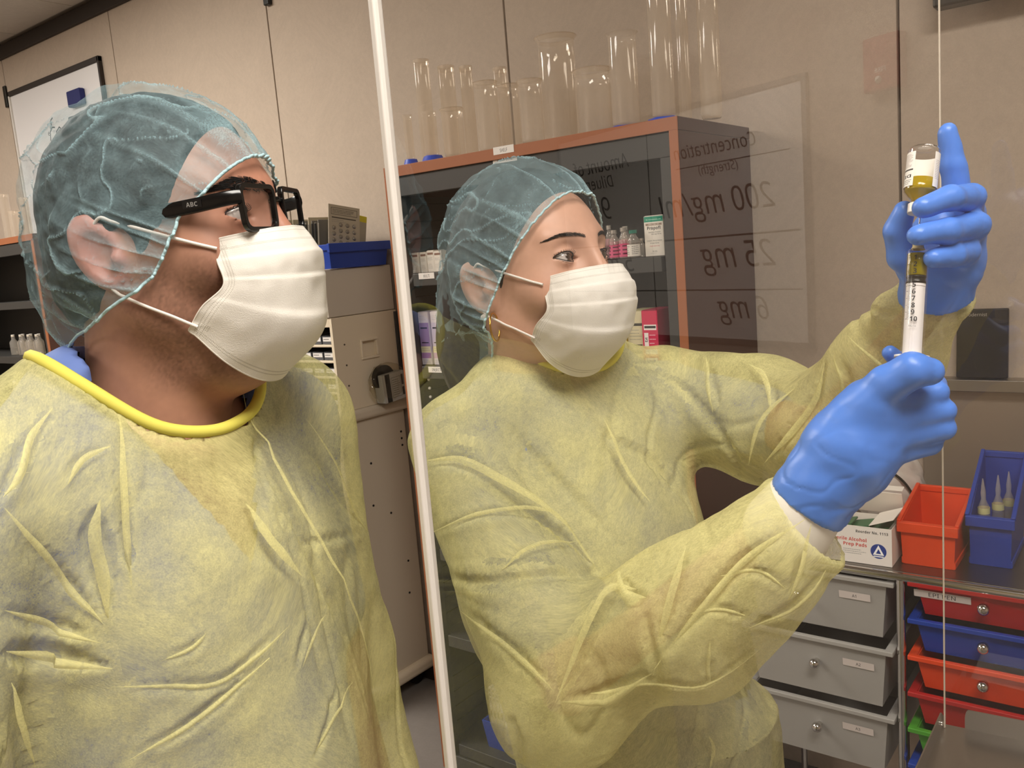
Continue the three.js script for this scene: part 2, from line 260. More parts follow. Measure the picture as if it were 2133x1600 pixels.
{
  const q = onZ(1364, 535, -1.845);
  carton('drug_carton', 0.05, 0.094, 0.045, propofolTex, 0xe9e2d6, 'tall white carton with a green top band standing on the upper shelf', 'carton', [q.x, SHELF_Y[0] + 0.0005, -1.868], 0.05);
  // small cream cartons
  const cream = canvasTex(128, 192, (k, w, h) => { k.fillStyle = '#efe7da'; k.fillRect(0, 0, w, h); k.fillStyle = '#8d6a58'; k.fillRect(10, 14, 108, 20); smallPrint(k, 14, 60, 100, 3, 10); smallPrint(k, 14, 120, 90, 4, 12); });
  [[860, 0.03, 'cream carton nearest the bookcase side on the upper shelf'], [878, 0.026, 'cream carton between two others on the upper shelf'], [893, 0.028, 'cream carton third along the row on the upper shelf'], [908, 0.03, 'cream carton beside the mesh cap of the person with the syringe on the upper shelf']].forEach(([px, w, l], i) => {
    const p = onZ(px, 566, -1.845); p.x += 0.012; carton('small_carton', w, 0.058 + (i === 2 ? 0.003 : 0), 0.05, cream, 0xe9dfd0, l, 'carton', [p.x, SHELF_Y[0] + 0.0005, -1.87], 0, 'cream cartons on the upper shelf');
  });
  const r = onZ(921, 566, -1.845); carton('small_carton', 0.026, 0.05, 0.045, cream, 0xd8cfc4, 'low carton at the end of the cream row on the upper shelf', 'carton', [r.x + 0.012, SHELF_Y[0] + 0.0005, -1.885], 0.1, 'cream cartons on the upper shelf');
  const lilac = (a, b) => canvasTex(128, 420, (k, w, h) => { k.fillStyle = '#ece4ec'; k.fillRect(0, 0, w, h); k.fillStyle = a; k.fillRect(0, 84, w, 190); k.fillStyle = '#2d2436'; k.fillRect(16, 120, 90, 12); k.fillRect(20, 240, 90, 8); k.fillStyle = '#f0e7c4'; k.fillRect(0, 274, w, 50); k.fillStyle = b; k.fillRect(0, 326, w, 44); smallPrint(k, 14, 290, 100, 2, 14); smallPrint(k, 14, 384, 100, 3, 11); smallPrint(k, 14, 30, 90, 3, 14, '#998'); });
  const la = lilac('#a98cc0', '#b98abf'), lb = lilac('#dcd2e6', '#d9b8d2');
  [[878, la, 'purple and white upright carton on the injection shelf'], [903, lb, 'pale lilac upright carton on the injection shelf'], [930, la, 'purple carton half hidden by the mesh cap on the injection shelf']].forEach(([px, t, l]) => {
    const p = onZ(px, 757, -1.84); carton('injection_carton', 0.039, 0.155, 0.07, t, 0xe0d6e2, l, 'carton', [p.x + 0.022, SHELF_Y[1] + 0.0005, -1.876], 0.02);
  });
  const magenta = canvasTex(160, 256, (k, w, h) => { k.fillStyle = '#d22a52'; k.fillRect(0, 0, w, h); k.fillStyle = '#f4ece6'; k.fillRect(16, 60, 130, 24); k.fillRect(16, 96, 44, 60); k.fillRect(20, 168, 126, 22); k.fillRect(16, 206, 130, 50); k.fillStyle = '#222'; k.fillRect(22, 66, 118, 10); k.font = 'bold 26px sans-serif'; k.fillText('25', 22, 136); smallPrint(k, 26, 176, 110, 1, 8, '#555', 4); smallPrint(k, 70, 104, 70, 3, 18, '#f3c9d2', 4); smallPrint(k, 22, 216, 110, 3, 12, '#777'); });
  const sand = canvasTex(160, 256, (k, w, h) => { k.fillStyle = '#d8cfa8'; k.fillRect(0, 0, w, h); k.fillStyle = '#3a372c'; k.fillRect(16, 54, 120, 12); k.fillRect(40, 150, 90, 8); smallPrint(k, 16, 84, 120, 4, 14); k.fillRect(16, 180, 130, 10); smallPrint(k, 16, 206, 120, 3, 14); });
  const s1 = SHELF_Y[1] + 0.0005, at = (px, z) => onZ(px, 700, z).x;
  carton('red_carton', 0.043, 0.142, 0.09, magenta, 0x9a1838, 'crimson carton with white print on the middle shelf', 'carton', [at(1357, -1.83), s1, -1.87], 0.0);
  carton('tan_carton', 0.05, 0.14, 0.08, sand, 0xb5ac80, 'pale tan carton beside the crimson one on the middle shelf', 'carton', [at(1322, -1.83) - 0.003, s1, -1.885], 0.0);
  carton('yellow_carton', 0.03, 0.132, 0.08, sand, 0xb89a2c, 'mustard yellow carton behind the edge of the white mask', 'carton', [at(1290, -1.83), s1, -1.88], 0.0);
  { // red price flag on a stand
    const o = thing('price_flag', 'small red card on a short post above the crimson carton', 'card', [at(1383, -1.84) + 0.013, s1, -1.9]);
    mesh('post', rb(0.012, 0.2, 0.012, 0.002), std(0xb52a48, 0.5), o, [0.004, 0.1, 0]);
    const f = mesh('flag', rb(0.042, 0.036, 0.003, 0.001), std(0xb52a48, 0.5), o, [-0.006, 0.215, 0.0005]);
    plate('flag_print', 0.038, 0.032, canvasTex(128, 108, (k, w, h) => { k.fillStyle = '#bb2f50'; k.fillRect(0, 0, w, h); k.fillStyle = '#f0dedd'; k.fillRect(14, 20, 40, 70); k.fillStyle = '#a22'; k.font = 'bold 44px sans-serif'; k.fillText('Rx', 10, 74); smallPrint(k, 64, 40, 54, 3, 16, '#e9b9c2', 4); }), f, [0, 0, 0.0018]);
  }
  // glass vials
  const vial = (px, r, h, liquid, cap, label, dz, ring) => {
    const p = onZ(px, 533, CZ - 0.03 - dz), o = thing('drug_vial', label, 'vial', [p.x, SHELF_Y[0] + 0.0005, CZ - 0.035 - dz]);
    mesh('vial_glass', lathe([[0, 0], [r, 0.001], [r, h * 0.62], [r * 0.6, h * 0.76], [r * 0.48, h * 0.8], [r * 0.48, h * 0.88]]), M.glass, o);
    if (liquid) mesh('liquid', lathe([[0, 0.002], [r * 0.92, 0.002], [r * 0.92, h * 0.6], [0, h * 0.6]]), phys(liquid, 0.15, { transmission: 0.5, thickness: 0 }), o);
    mesh('vial_cap', new THREE.CylinderGeometry(r * 0.62, r * 0.62, h * 0.12, 20).translate(0, h * 0.93, 0), std(cap, 0.3, { metalness: cap === 0xc9c6c0 ? 0.9 : 0 }), o);
    if (ring) mesh('vial_label', new THREE.CylinderGeometry(r * 1.02, r * 1.02, h * 0.42, 28, 1, true).translate(0, h * 0.27, 0), std(0xffffff, 0.6, { map: ring, side: THREE.DoubleSide }), o);
  };
  const pinkL = canvasTex(256, 96, (k, w, h) => { k.fillStyle = '#d65a80'; k.fillRect(0, 0, w, h); k.fillStyle = '#5d1632'; for (let i = 0; i < 4; i++) for (let j = 0; j < 3; j++) k.fillRect(8 + i * 64, 12 + j * 28, 44, 10); });
  const whiteL = canvasTex(256, 96, (k, w, h) => { k.fillStyle = '#e6dfd4'; k.fillRect(0, 0, w, h); for (let i = 0; i < 4; i++) smallPrint(k, 8 + i * 64, 14, 50, 5, 15, '#555', 4); });
  vial(1279, 0.013, 0.07, 0xd9879f, 0xc9c6c0, 'pink vial with silver cap close beside the eyes of the person with the syringe', 0.0, pinkL);
  vial(1270, 0.012, 0.084, 0xd9879f, 0xc9c6c0, 'tall pink vial standing behind the front row of vials', 0.06, null);
  vial(1299, 0.0125, 0.074, 0xd9879f, 0xc9c6c0, 'pink labelled vial in the middle of the vial row', 0.0, pinkL);
  vial(1304, 0.013, 0.078, 0xd9b3bd, 0xc9c6c0, 'pale vial with silver cap at the back of the vial row', 0.055, null);
  vial(1319, 0.0155, 0.066, null, 0x2a7a68, 'clear vial with white label and green cap beside the white carton', 0.0, whiteL);
  vial(1336, 0.008, 0.045, null, 0xc9c6c0, 'tiny clear vial tucked next to the white carton', 0.02, null);
}
{ // lower shelves: white packets, card file in a blue bin, cable
  const p = onZ(972, 1310, CZ - 0.06);
  const o = thing('packet_box', 'plain white box on the lower shelf beside the gown sleeve', 'box', [-1.57, SHELF_Y[4] + 0.0005, CZ - 0.17]);
  mesh('box_body', rb(0.2, 0.06, 0.18, 0.003), M.card, o, [0, 0.03, 0]); mesh('box_lid', rb(0.204, 0.03, 0.184, 0.003), std(0xdcd6cc, 0.7), o, [0, 0.075, 0]);
  const q = onZ(892, 905, CZ - 0.04); tag(mesh('pink_packet', rb(0.05, 0.07, 0.1, 0.004), std(0xd9c2bd, 0.7), null, [-1.655, SHELF_Y[2] + 0.0355, CZ - 0.12]), 'pale pink packet on the shelf next to the gown shoulder', 'packet');
  const c = thing('card_bin', 'blue plastic bin holding a file of white cards on the bottom shelf', 'bin', [-1.54, SHELF_Y[5] + 0.0005, CZ - 0.13]);
  mesh('bin_shell', tub(0.24, 0.18, 0.22, 0.16, 0.09, 0.004), M.blue, c);
  for (let k = 0; k < 15; k++) {
    const t = thing('index_card', 'white perforated card filed upright in the blue bin', 'card', [c.position.x - 0.1 + k * 0.0138, SHELF_Y[5] + 0.006, c.position.z], 0, 'white cards in the blue bin');
    mesh('card_sheet', rb(0.011, 0.185, 0.13, 0.001), M.paper, t, [0, 0.0925, 0]);
    for (let j = 0; j < 3; j++) mesh('card_slot', rb(0.005, 0.008, 0.002, 0.0005), M.blackMatte, t, [0, 0.175 - j * 0.014, 0.0652]);
    mesh('card_slot', rb(0.005, 0.022, 0.002, 0.0005), M.blackMatte, t, [0, 0.1, 0.0652]);
  }
}
// ---------- glassware on top of the bookcases ----------
function glassware(name, label, px, py, wpx, z, base, flare, group) {
  const t = onZ(px, py, z), d = EYE.clone().sub(t).length(), r = wpx / 2 / 1800 * d, y0 = 1.8525, h = t.y - y0;
  const o = thing(name, label, 'glassware', [t.x, y0, z], 0, group), f = base ? 0.014 : 0;
  const wall = base ? [[0, f], [r * 0.9, f], [r, f + 0.008], [r, h - 0.012], [r * 1.04, h - 0.004], [r * 1.1 * flare, h]] : [[0, 0.003], [r * 0.85, 0.001], [r, 0.012], [r, h * 0.8], [r * (flare > 1 ? 0.97 : 1), h - 0.01], [r * 1.06 * flare, h], [r * 1.04 * flare, h + 0.001], [r * 0.985, h - 0.012]];
  mesh('glass_wall', lathe(wall, 40), M.glass, o);
  if (base) mesh('plastic_foot', new THREE.CylinderGeometry(r * 1.35, r * 1.75, f, 6), std(0x3b56c8, 0.4), o, [0, f / 2, 0]);
  if (!base && wpx > 40) mesh('glass_rim', new THREE.TorusGeometry(r * 1.05 * flare, 0.0012, 6, 40).rotateX(Math.PI / 2), M.glass, o, [0, h, 0]);
}
const GW = 'glassware on top of the brown bookcase';
[['graduated_cylinder', 'short slim graduated cylinder nearest the edge of the clear screen', 847, 240, 18, -1.83, 1, 1.1], ['graduated_cylinder', 'tall slim cylinder first of the three clear tubes', 876, 126, 31, -1.89, 0, 1], ['graduated_cylinder', 'tall slim cylinder second of the three clear tubes', 928, 139, 32, -1.95, 0, 1], ['graduated_cylinder', 'narrow cylinder third of the three clear tubes', 969, 139, 25, -1.98, 0, 1],
 ['graduated_cylinder', 'short cylinder on blue foot in front of the tall tubes', 893, 233, 27, -1.835, 1, 1], ['beaker', 'small clear beaker in front of the tall tubes', 940, 227, 43, -1.86, 0, 1.05], ['graduated_cylinder', 'slender cylinder behind the small beakers at the panel joint', 1040, 142, 27, -2.08, 0, 1], ['beaker', 'clear beaker on the left of the panel joint', 1010, 172, 44, -1.87, 0, 1.06],
 ['beaker', 'clear beaker right under the panel joint', 1058, 178, 42, -1.97, 0, 1.05], ['beaker', 'clear beaker beside the large spouted one', 1102, 168, 46, -1.86, 0, 1.05], ['beaker', 'largest wide beaker with flared rim above the shelf labels', 1156, 78, 72, -2.05, 0, 1.08], ['beaker', 'wide low beaker between the large beaker and the tall tubes', 1232, 146, 70, -1.93, 0, 1.05],
 ['graduated_cylinder', 'wide graduated cylinder with blue foot beside the low beaker', 1294, 70, 54, -1.93, 1, 1.08], ['graduated_cylinder', 'very tall graduated cylinder on the large blue foot', 1369, -30, 44, -1.9, 1, 1.05], ['graduated_cylinder', 'very tall thin tube behind the blue foot', 1415, -30, 24, -2.05, 0, 1], ['graduated_cylinder', 'very tall wide tube near the end of the bookcase', 1470, -40, 40, -1.95, 0, 1],
].forEach(a => glassware(a[0], a[1], a[2], a[3], a[4], a[5], a[6], a[7], GW));
for (const [px, py, w] of [[6, 405, 16], [28, 440, 18], [48, 412, 15]]) glassware('graduated_cylinder', 'thin glass cylinder on the bookcase under the whiteboard', px, py, w, -2.02, 0, 1, 'glass cylinders on the bookcase behind the person in glasses');
{ // bottles inside the far bookcase
  const mk = (px, py, y, h, r, n, lab) => { for (let i = 0; i < n; i++) { const p = onZ(px, py, -1.95), o = thing('glass_bottle', lab, 'bottle', [p.x + i * r * 2.2, y + 0.0005, -1.93 - (i % 2) * 0.03], 0, lab); mesh('bottle_glass', lathe([[0, 0], [r, 0.002], [r, h * 0.65], [r * 0.45, h * 0.8], [r * 0.45, h], [r * 0.6, h]], 20), M.glass, o); mesh('stopper', new THREE.CylinderGeometry(r * 0.42, r * 0.42, h * 0.1, 12), M.white, o, [0, h * 0.98, 0]); } };
  mk(22, 620, SHELF_Y[1] , 0.1, 0.02, 7, 'small glass bottle on the upper shelf of the bookcase behind the person in glasses');
  mk(30, 735, SHELF_Y[2], 0.14, 0.028, 6, 'glass bottle on the lower shelf of the bookcase behind the person in glasses');
}
// ---------- beige supply cart with the drawer organiser ----------
const SX = -2.217;
{
  const o = thing('supply_cabinet', 'tall beige metal supply cabinet with a rounded worktop beside the bookcase', 'cabinet', [SX - 0.45, 0, -2.03]);
  mesh('cabinet_body', bx(-0.45, 0.444, 0.1, 1.06, -0.17, 0.14, 0.008), M.beige, o);
  mesh('worktop', rb(0.93, 0.042, 0.34, 0.016, 3), M.beige, o, [0.002, 1.081, -0.012]);
  mesh('bumper_rail', rb(0.93, 0.05, 0.36, 0.02, 3), M.cream, o, [0.002, 0.085, -0.004]);
  for (const [y, z] of [[0.98, -0.14], [0.955, -0.14], [0.93, -0.14], [0.9, 0.02], [0.75, 0.03], [0.7, -0.05], [0.5, -0.11], [0.38, -0.1]]) mesh('screw_hole', new THREE.CylinderGeometry(0.004, 0.004, 0.003, 10).rotateZ(Math.PI / 2), M.blackMatte, o, [0.4445, y, z]);
  for (const [x, z] of [[-0.4, 0.1], [0.4, 0.1], [-0.4, -0.13], [0.4, -0.13]]) mesh('caster', new THREE.CylinderGeometry(0.032, 0.032, 0.025, 20).rotateZ(Math.PI / 2), M.black, o, [x, 0.032, z]);
}
{ // small parts organiser: cream carcass, drawers with label strips
  const W = 0.62, D = 0.3, h0 = 0.318, o = thing('drawer_organiser', 'cream metal organiser full of small labelled drawers on the beige cabinet', 'organiser', [SX - W / 2 + 0.004, 1.1025, -2.045]);
  const hw = W / 2, hd = D / 2, rows = 5, cols = 10, rh = (h0 - 0.05) / rows;
  mesh('carcass_side', join([bx(hw - 0.012, hw, 0, 0.171, -hd, hd, 0.00015), bx(hw - 0.012, hw, 0.225, h0, -hd, hd, 0.00015), bx(hw - 0.012, hw, 0.171, 0.225, -hd, -0.037, 0.00015), bx(hw - 0.012, hw, 0.171, 0.225, 0.027, hd, 0.00015)]), M.cream, o); mesh('carcass_side', bx(-hw, -hw + 0.012, 0, h0, -hd, hd), M.cream, o);
  mesh('carcass_back', bx(-hw + 0.012, hw - 0.012, 0, h0, -hd, -hd + 0.008), M.cream, o);
  mesh('carcass_top', bx(-hw + 0.012, hw - 0.012, h0 - 0.03, h0, -hd + 0.008, hd), M.cream, o); mesh('carcass_base', bx(-hw + 0.012, hw - 0.012, 0, 0.012, -hd + 0.008, hd), M.cream, o);
  const strip = canvasTex(128, 32, (k, w, h) => { k.fillStyle = '#e9e6e2'; k.fillRect(0, 0, w, h); smallPrint(k, 10, 12, 100, 1, 8, '#444', 7); });
  const cw = (W - 0.024) / cols, dm = std(0x5a5c60, 0.45), tg = tub(cw - 0.006, 0.2, cw - 0.008, 0.2, rh - 0.014, 0.003, rh * 0.5), lm = std(0xffffff, 0.6, { map: strip });
  for (let r = 0; r < rows; r++) {
    if (r) mesh('shelf_rail', bx(-hw + 0.012, hw - 0.012, 0.012 + r * rh - 0.005, 0.012 + r * rh + 0.003, -hd + 0.01, hd - 0.001), M.cream, o);
    for (let c = 0; c < cols; c++) {
      const d = mesh('drawer', tg, dm, o, [-hw + 0.012 + cw * (c + 0.5), 0.012 + r * rh + 0.004, hd - 0.112]);
      const l = new THREE.Mesh(new THREE.PlaneGeometry(cw - 0.012, 0.014), lm); l.name = 'drawer_label'; l.position.set(0, rh * 0.31, 0.1008); l.castShadow = l.receiveShadow = true; d.add(l);
    }
  }
  // recessed carrying handle and vent screws on the side
  const hx = hw + 0.0005;
  mesh('handle_frame', join([bx(hx - 0.001, hx + 0.006, 0.225, 0.233, -0.045, 0.035), bx(hx - 0.001, hx + 0.006, 0.163, 0.171, -0.045, 0.035), bx(hx - 0.001, hx + 0.006, 0.171, 0.225, -0.045, -0.037), bx(hx - 0.001, hx + 0.006, 0.171, 0.225, 0.027, 0.035)]), M.cream, o);
  mesh('handle_recess', bx(hx - 0.012, hx - 0.011, 0.169, 0.227, -0.039, 0.029, 0.0003), M.cream, o);
  for (const y of [0.225, 0.155, 0.085]) mesh('side_screw', new THREE.CylinderGeometry(0.003, 0.003, 0.003, 10).rotateZ(Math.PI / 2), std(0x4a4238, 0.5), o, [hx, y, 0.105]);
  mesh('side_bracket', bx(hx - 0.001, hx + 0.008, 0.04, h0 - 0.006, -hd, -hd + 0.012, 0.001), M.charcoal, o);
  // plain cabinet on top
  const u = thing('flat_cabinet', 'plain pale metal box cabinet stacked on the drawer organiser', 'cabinet', [SX - W / 2 - 0.006, 1.1025 + h0 + 0.0015, -2.05]);
  mesh('cabinet_shell', bx(-hw + 0.01, hw + 0.006, 0, 0.158, -0.145, 0.16, 0.003), std(0xcfc5b6, 0.45), u);
  mesh('cabinet_front', bx(-hw + 0.02, hw - 0.012, 0.012, 0.146, 0.16, 0.166, 0.002), std(0xdad0c0, 0.45), u);
  mesh('front_pull', rb(0.02, 0.05, 0.012, 0.004), M.cream, u, [hw - 0.03, 0.06, 0.172]);
  // blue bin of card packs
  const by = 1.1025 + h0 + 0.161, b = thing('blue_card_bin', 'blue plastic bin crammed with blister cards on the pale cabinet', 'bin', [SX - 0.16, by, -2.04], 0);
  mesh('bin_shell', tub(0.36, 0.27, 0.34, 0.25, 0.078, 0.004), M.blue, b);
  mesh('bin_rim', join([bx(0.176, 0.188, 0.052, 0.082, -0.14, 0.14), bx(-0.186, -0.176, 0.052, 0.082, -0.14, 0.14), bx(-0.18, 0.18, 0.06, 0.08, 0.13, 0.138), bx(-0.18, 0.18, 0.06, 0.08, -0.138, -0.13)]), M.blue, b);
  const foil = std(0x9b958a, 0.35, { metalness: 0.5 }), grey = std(0x77736c, 0.55), tan = std(0xc6baa0, 0.7);
  for (let k = 0; k < 16; k++) {
    const lean = 0.03 + k * 0.006, t = thing('blister_card', 'thin blister card filed on edge in the blue bin', 'card', [b.position.x - 0.155 + k * 0.0158, by + 0.0045, -2.035], 0, 'blister cards in the blue bin on the pale cabinet');
    const ch = 0.155 + (k % 5 === 2 ? 0.018 : 0) + rr(-0.006, 0.006), c = mesh('card_sheet', rb(0.0035, ch, 0.19, 0.001), [tan, grey, foil][k % 5 === 2 ? 0 : k % 2 ? 1 : 2], t, [0.01, ch / 2 + 0.003, 0]); c.rotation.z = -lean;
    const e = mesh('card_edge', rb(0.006, 0.13, 0.004, 0.001), k % 3 ? M.blackMatte : foil, t, [0.012, 0.085, 0.094]); e.rotation.z = -lean;
  }
  { // the big card leaning out
    const t = thing('punched_card', 'large grey card with rows of round blisters leaning out of the blue bin', 'card', [b.position.x + 0.145, by + 0.014, -2.01], 1.45);
    const tex = canvasTex(256, 384, (k, w, h) => { k.fillStyle = '#b3a893'; k.fillRect(0, 0, w, h); k.strokeStyle = '#4c463c'; k.lineWidth = 3; k.strokeRect(20, 20, 214, 44); smallPrint(k, 30, 30, 190, 3, 10, '#4c463c', 4); k.fillStyle = '#3d372e'; k.fillRect(24, 82, 200, 7); smallPrint(k, 24, 100, 120, 2, 12); });
    const s = mesh('card_sheet', rb(0.125, 0.19, 0.003, 0.001), std(0xb3a893, 0.6), t, [0, 0.097, 0]); s.rotation.set(-0.06, 0, -0.16);
    plate('card_print', 0.123, 0.188, tex, s, [0, 0, 0.0018]);
    for (let r = 0; r < 6; r++) for (let c = 0; c < 4; c++) mesh('blister', new THREE.SphereGeometry(0.0075, 12, 8).scale(1, 1, 0.55), c === 3 ? foil : std(0x8a8171, 0.25), s, [-0.042 + c * 0.027, 0.02 - r * 0.02 - (c === 0 ? 0.012 : 0) + 0.01, 0.002]);
    const y = thing('yellow_card', 'grey card with a yellow corner behind the large punched card', 'card', [b.position.x + 0.128, by + 0.014, -2.06], 1.45);
    const ys = mesh('card_sheet', rb(0.11, 0.165, 0.003, 0.001), std(0x9d937f, 0.6), y, [0, 0.085, 0]); ys.rotation.set(-0.05, 0, -0.22); mesh('yellow_corner', rb(0.11, 0.022, 0.0034, 0.001), std(0xc3b324, 0.6), ys, [0, 0.0715, 0]);
  }
  { // clear bag with a printed carton, hung on the organiser side
    const t = thing('bagged_monitor_pack', 'clear bag with a grey printed pack hanging on the organiser side', 'pack', [SX + 0.035, 1.1026, -2.1]);
    mesh('pack_body', rb(0.045, 0.1, 0.105, 0.004), std(0x9b9a94, 0.5), t, [0, 0.056, 0]).rotation.x = 0.06;
    const tex = canvasTex(256, 240, (k, w, h) => { k.fillStyle = '#b9b8b2'; k.fillRect(0, 0, w, h); k.fillStyle = '#1b1a19'; k.fillRect(26, 0, 56, h); k.strokeStyle = '#5a5954'; k.lineWidth = 3; k.strokeRect(96, 40, 110, 170); smallPrint(k, 106, 60, 90, 8, 18, '#4e4d49', 5); k.fillStyle = '#33322f'; k.fillRect(216, 30, 26, 90); k.fillRect(216, 140, 26, 70); });
    plate('pack_print', 0.103, 0.098, tex, t, [0.0232, 0.056, 0], [0.06, Math.PI / 2, 0], 0.35);
    mesh('pack_dial', new THREE.CylinderGeometry(0.045, 0.045, 0.02, 32).rotateZ(Math.PI / 2), M.black, t, [-0.008, 0.09, 0.02]);
    const bag = new THREE.SphereGeometry(1, 28, 20).scale(0.032, 0.07, 0.085), bp = bag.attributes.position; for (let i = 0; i < bp.count; i++) { const n = 1 + 0.14 * noise(bp.getX(i) * 60, bp.getY(i) * 45, bp.getZ(i) * 45); bp.setXYZ(i, bp.getX(i) * n, bp.getY(i) * n, bp.getZ(i) * n); } bag.computeVertexNormals();
    mesh('clear_bag', bag, phys(0xf5f2ea, 0.05, { transmission: 1, thickness: 0, ior: 1.4 }), t, [0.003, 0.072, 0.012]);
  }
}
// ---------- chrome drawer cart on the right ----------
{
  const F = -1.72, B = -2.12, topY = 0.9, o = thing('drawer_cart', 'chrome framed cart with grey and coloured plastic drawers under a steel top', 'cart', [-0.3, 0, (F + B) / 2]), ox = -0.3, oz = (F + B) / 2;
  const b = (x0, x1, y0, y1, z0, z1, r) => bx(x0 - ox, x1 - ox, y0, y1, z0 - oz, z1 - oz, r);
  mesh('cart_top', b(-0.77, 0.2, topY - 0.014, topY, B, F - 0.012, 0.004), M.steelDark, o);
  mesh('front_rail', rod(V(-0.78 - ox, topY - 0.006, F - oz), V(0.21 - ox, topY - 0.006, F - oz), 0.009), M.chrome, o);
  mesh('back_rail', rod(V(-0.78 - ox, topY - 0.006, B - oz), V(0.21 - ox, topY - 0.006, B - oz), 0.009), M.chrome, o);
  for (const x of [-0.765, -0.418, -0.1, 0.195]) for (const z of [F + 0.002, B]) mesh('upright', rod(V(x - ox, 0.05, z - oz), V(x - ox, topY - 0.01, z - oz), 0.0085), M.chrome, o);
  for (const x of [-0.765, 0.195]) for (const z of [F, B]) mesh('caster', new THREE.CylinderGeometry(0.025, 0.025, 0.02, 18).rotateZ(Math.PI / 2), M.black, o, [x - ox, 0.025, z - oz]);
  mesh('lower_rail', rod(V(-0.765 - ox, 0.12, F - oz), V(0.195 - ox, 0.12, F - oz), 0.008), M.chrome, o);
  const knobG = join([new THREE.SphereGeometry(0.011, 20, 14).translate(0, 0, 0.016), new THREE.CylinderGeometry(0.005, 0.006, 0.012, 14).rotateX(Math.PI / 2).translate(0, 0, 0.005)]);
  function drawer(x0, x1, lip, h, mat, front, labels, knobX, tilt = 0) {
    const w = x1 - x0, cx = (x0 + x1) / 2, d = 0.34, t = mesh('drawer', join([tub(w - 0.03, d, w - 0.055, d - 0.03, h, 0.003).translate(0, -h, 0), (() => { // flat rim all round
      const p = 0.016; return join([bx(-w / 2, w / 2, -0.008, 0.002, d / 2 - 0.004, d / 2 + 0.008, 0.002), bx(-w / 2, w / 2, -0.008, 0.002, -d / 2 - 0.006, -d / 2 + 0.004, 0.002), bx(-w / 2, -w / 2 + p, -0.008, 0.002, -d / 2, d / 2, 0.002), bx(w / 2 - p, w / 2, -0.008, 0.002, -d / 2, d / 2, 0.002)]); })()]), mat, o, [cx - ox, lip, F - oz - d / 2 + front]);
    t.rotation.z = tilt;
    const slope = Math.atan2(0.015, h), at = yy => d / 2 - 0.0148 * (yy / h) + 0.0006;
    const kn = new THREE.Mesh(knobG, M.chrome); kn.name = 'knob'; kn.position.set(knobX - cx, -h * 0.42, at(h * 0.42) + 0.001); kn.castShadow = kn.receiveShadow = true; t.add(kn);
    for (const [tx, lx, lw] of labels) { const l = new THREE.Mesh(new THREE.PlaneGeometry(lw, 0.016), std(0xffffff, 0.6, { map: labelTex(tx, 256, lw > 0.08 ? 48 : 64, { size: 36, bg: '#d9cfc8' }) })); l.name = 'drawer_label'; l.position.set(lx - cx, -h * 0.33, at(h * 0.33) + 0.0012); l.rotation.x = slope; l.castShadow = l.receiveShadow = true; t.add(l); }
  }
  const smoke = std(0xa9a6a0, 0.35);
  drawer(-0.745, -0.43, 0.878, 0.125, smoke, 0.0, [['A1', -0.508, 0.062]], -0.62);
  drawer(-0.745, -0.43, 0.738, 0.13, smoke, 0.012, [['A2', -0.5, 0.062]], -0.585);
  drawer(-0.745, -0.43, 0.592, 0.13, smoke, 0.008, [['A3', -0.505, 0.062]], -0.585);
  [[M.red, 'EPI PEN', ' '], [M.blue, '', 'B2'], [M.orange, '', 'B3'], [M.red, '', 'B4'], [M.green, '', 'B5'], [M.blue, '', 'B6']].forEach(([m, a, c], i) => drawer(-0.405, -0.115, 0.888 - i * 0.0752, 0.068, m, i * 0.003, [...(a ? [[a, -0.345, 0.1]] : []), [c, -0.175, 0.06]], -0.272));
  { // things seen through and above the drawers
    const bag = new THREE.SphereGeometry(1, 40, 26).scale(0.075, 0.1, 0.06), p = bag.attributes.position;
    for (let i = 0; i < p.count; i++) { const x = p.getX(i), y = p.getY(i), z = p.getZ(i), n = 1 + 0.22 * Math.abs(noise(x * 28, y * 22, z * 28)) + 0.1 * noise(x * 60, y * 60, z * 60) - 0.1; p.setXYZ(i, x * n, Math.max(-0.098, y * n), z * n); } bag.computeVertexNormals();
    const t = thing('plastic_bag', 'crumpled white plastic bag with a black stripe behind the prep pad carton', 'bag', [-0.5, topY + 0.0005, -1.97]);
    mesh('bag_skin', bag, std(0xcfc7bd, 0.4), t, [0, 0.098, 0]);
    mesh('bag_stripe', tube([V(-0.02, 0.155, 0.055), V(0.02, 0.15, 0.058), V(0.05, 0.12, 0.05), V(0.063, 0.08, 0.046), V(0.055, 0.04, 0.048)], 0.0028, 30, 8), M.black, t);
    const u = thing('white_bottle', 'tiny white bottle standing behind the orange bin', 'bottle', [-0.335, topY + 0.0005, -2.06]);
    mesh('bottle_body', lathe([[0, 0], [0.012, 0.001], [0.012, 0.035], [0.007, 0.042], [0.007, 0.046]], 20), M.white, u); mesh('bottle_cap', new THREE.CylinderGeometry(0.008, 0.008, 0.012, 16), M.white, u, [0, 0.052, 0]);
  }
}
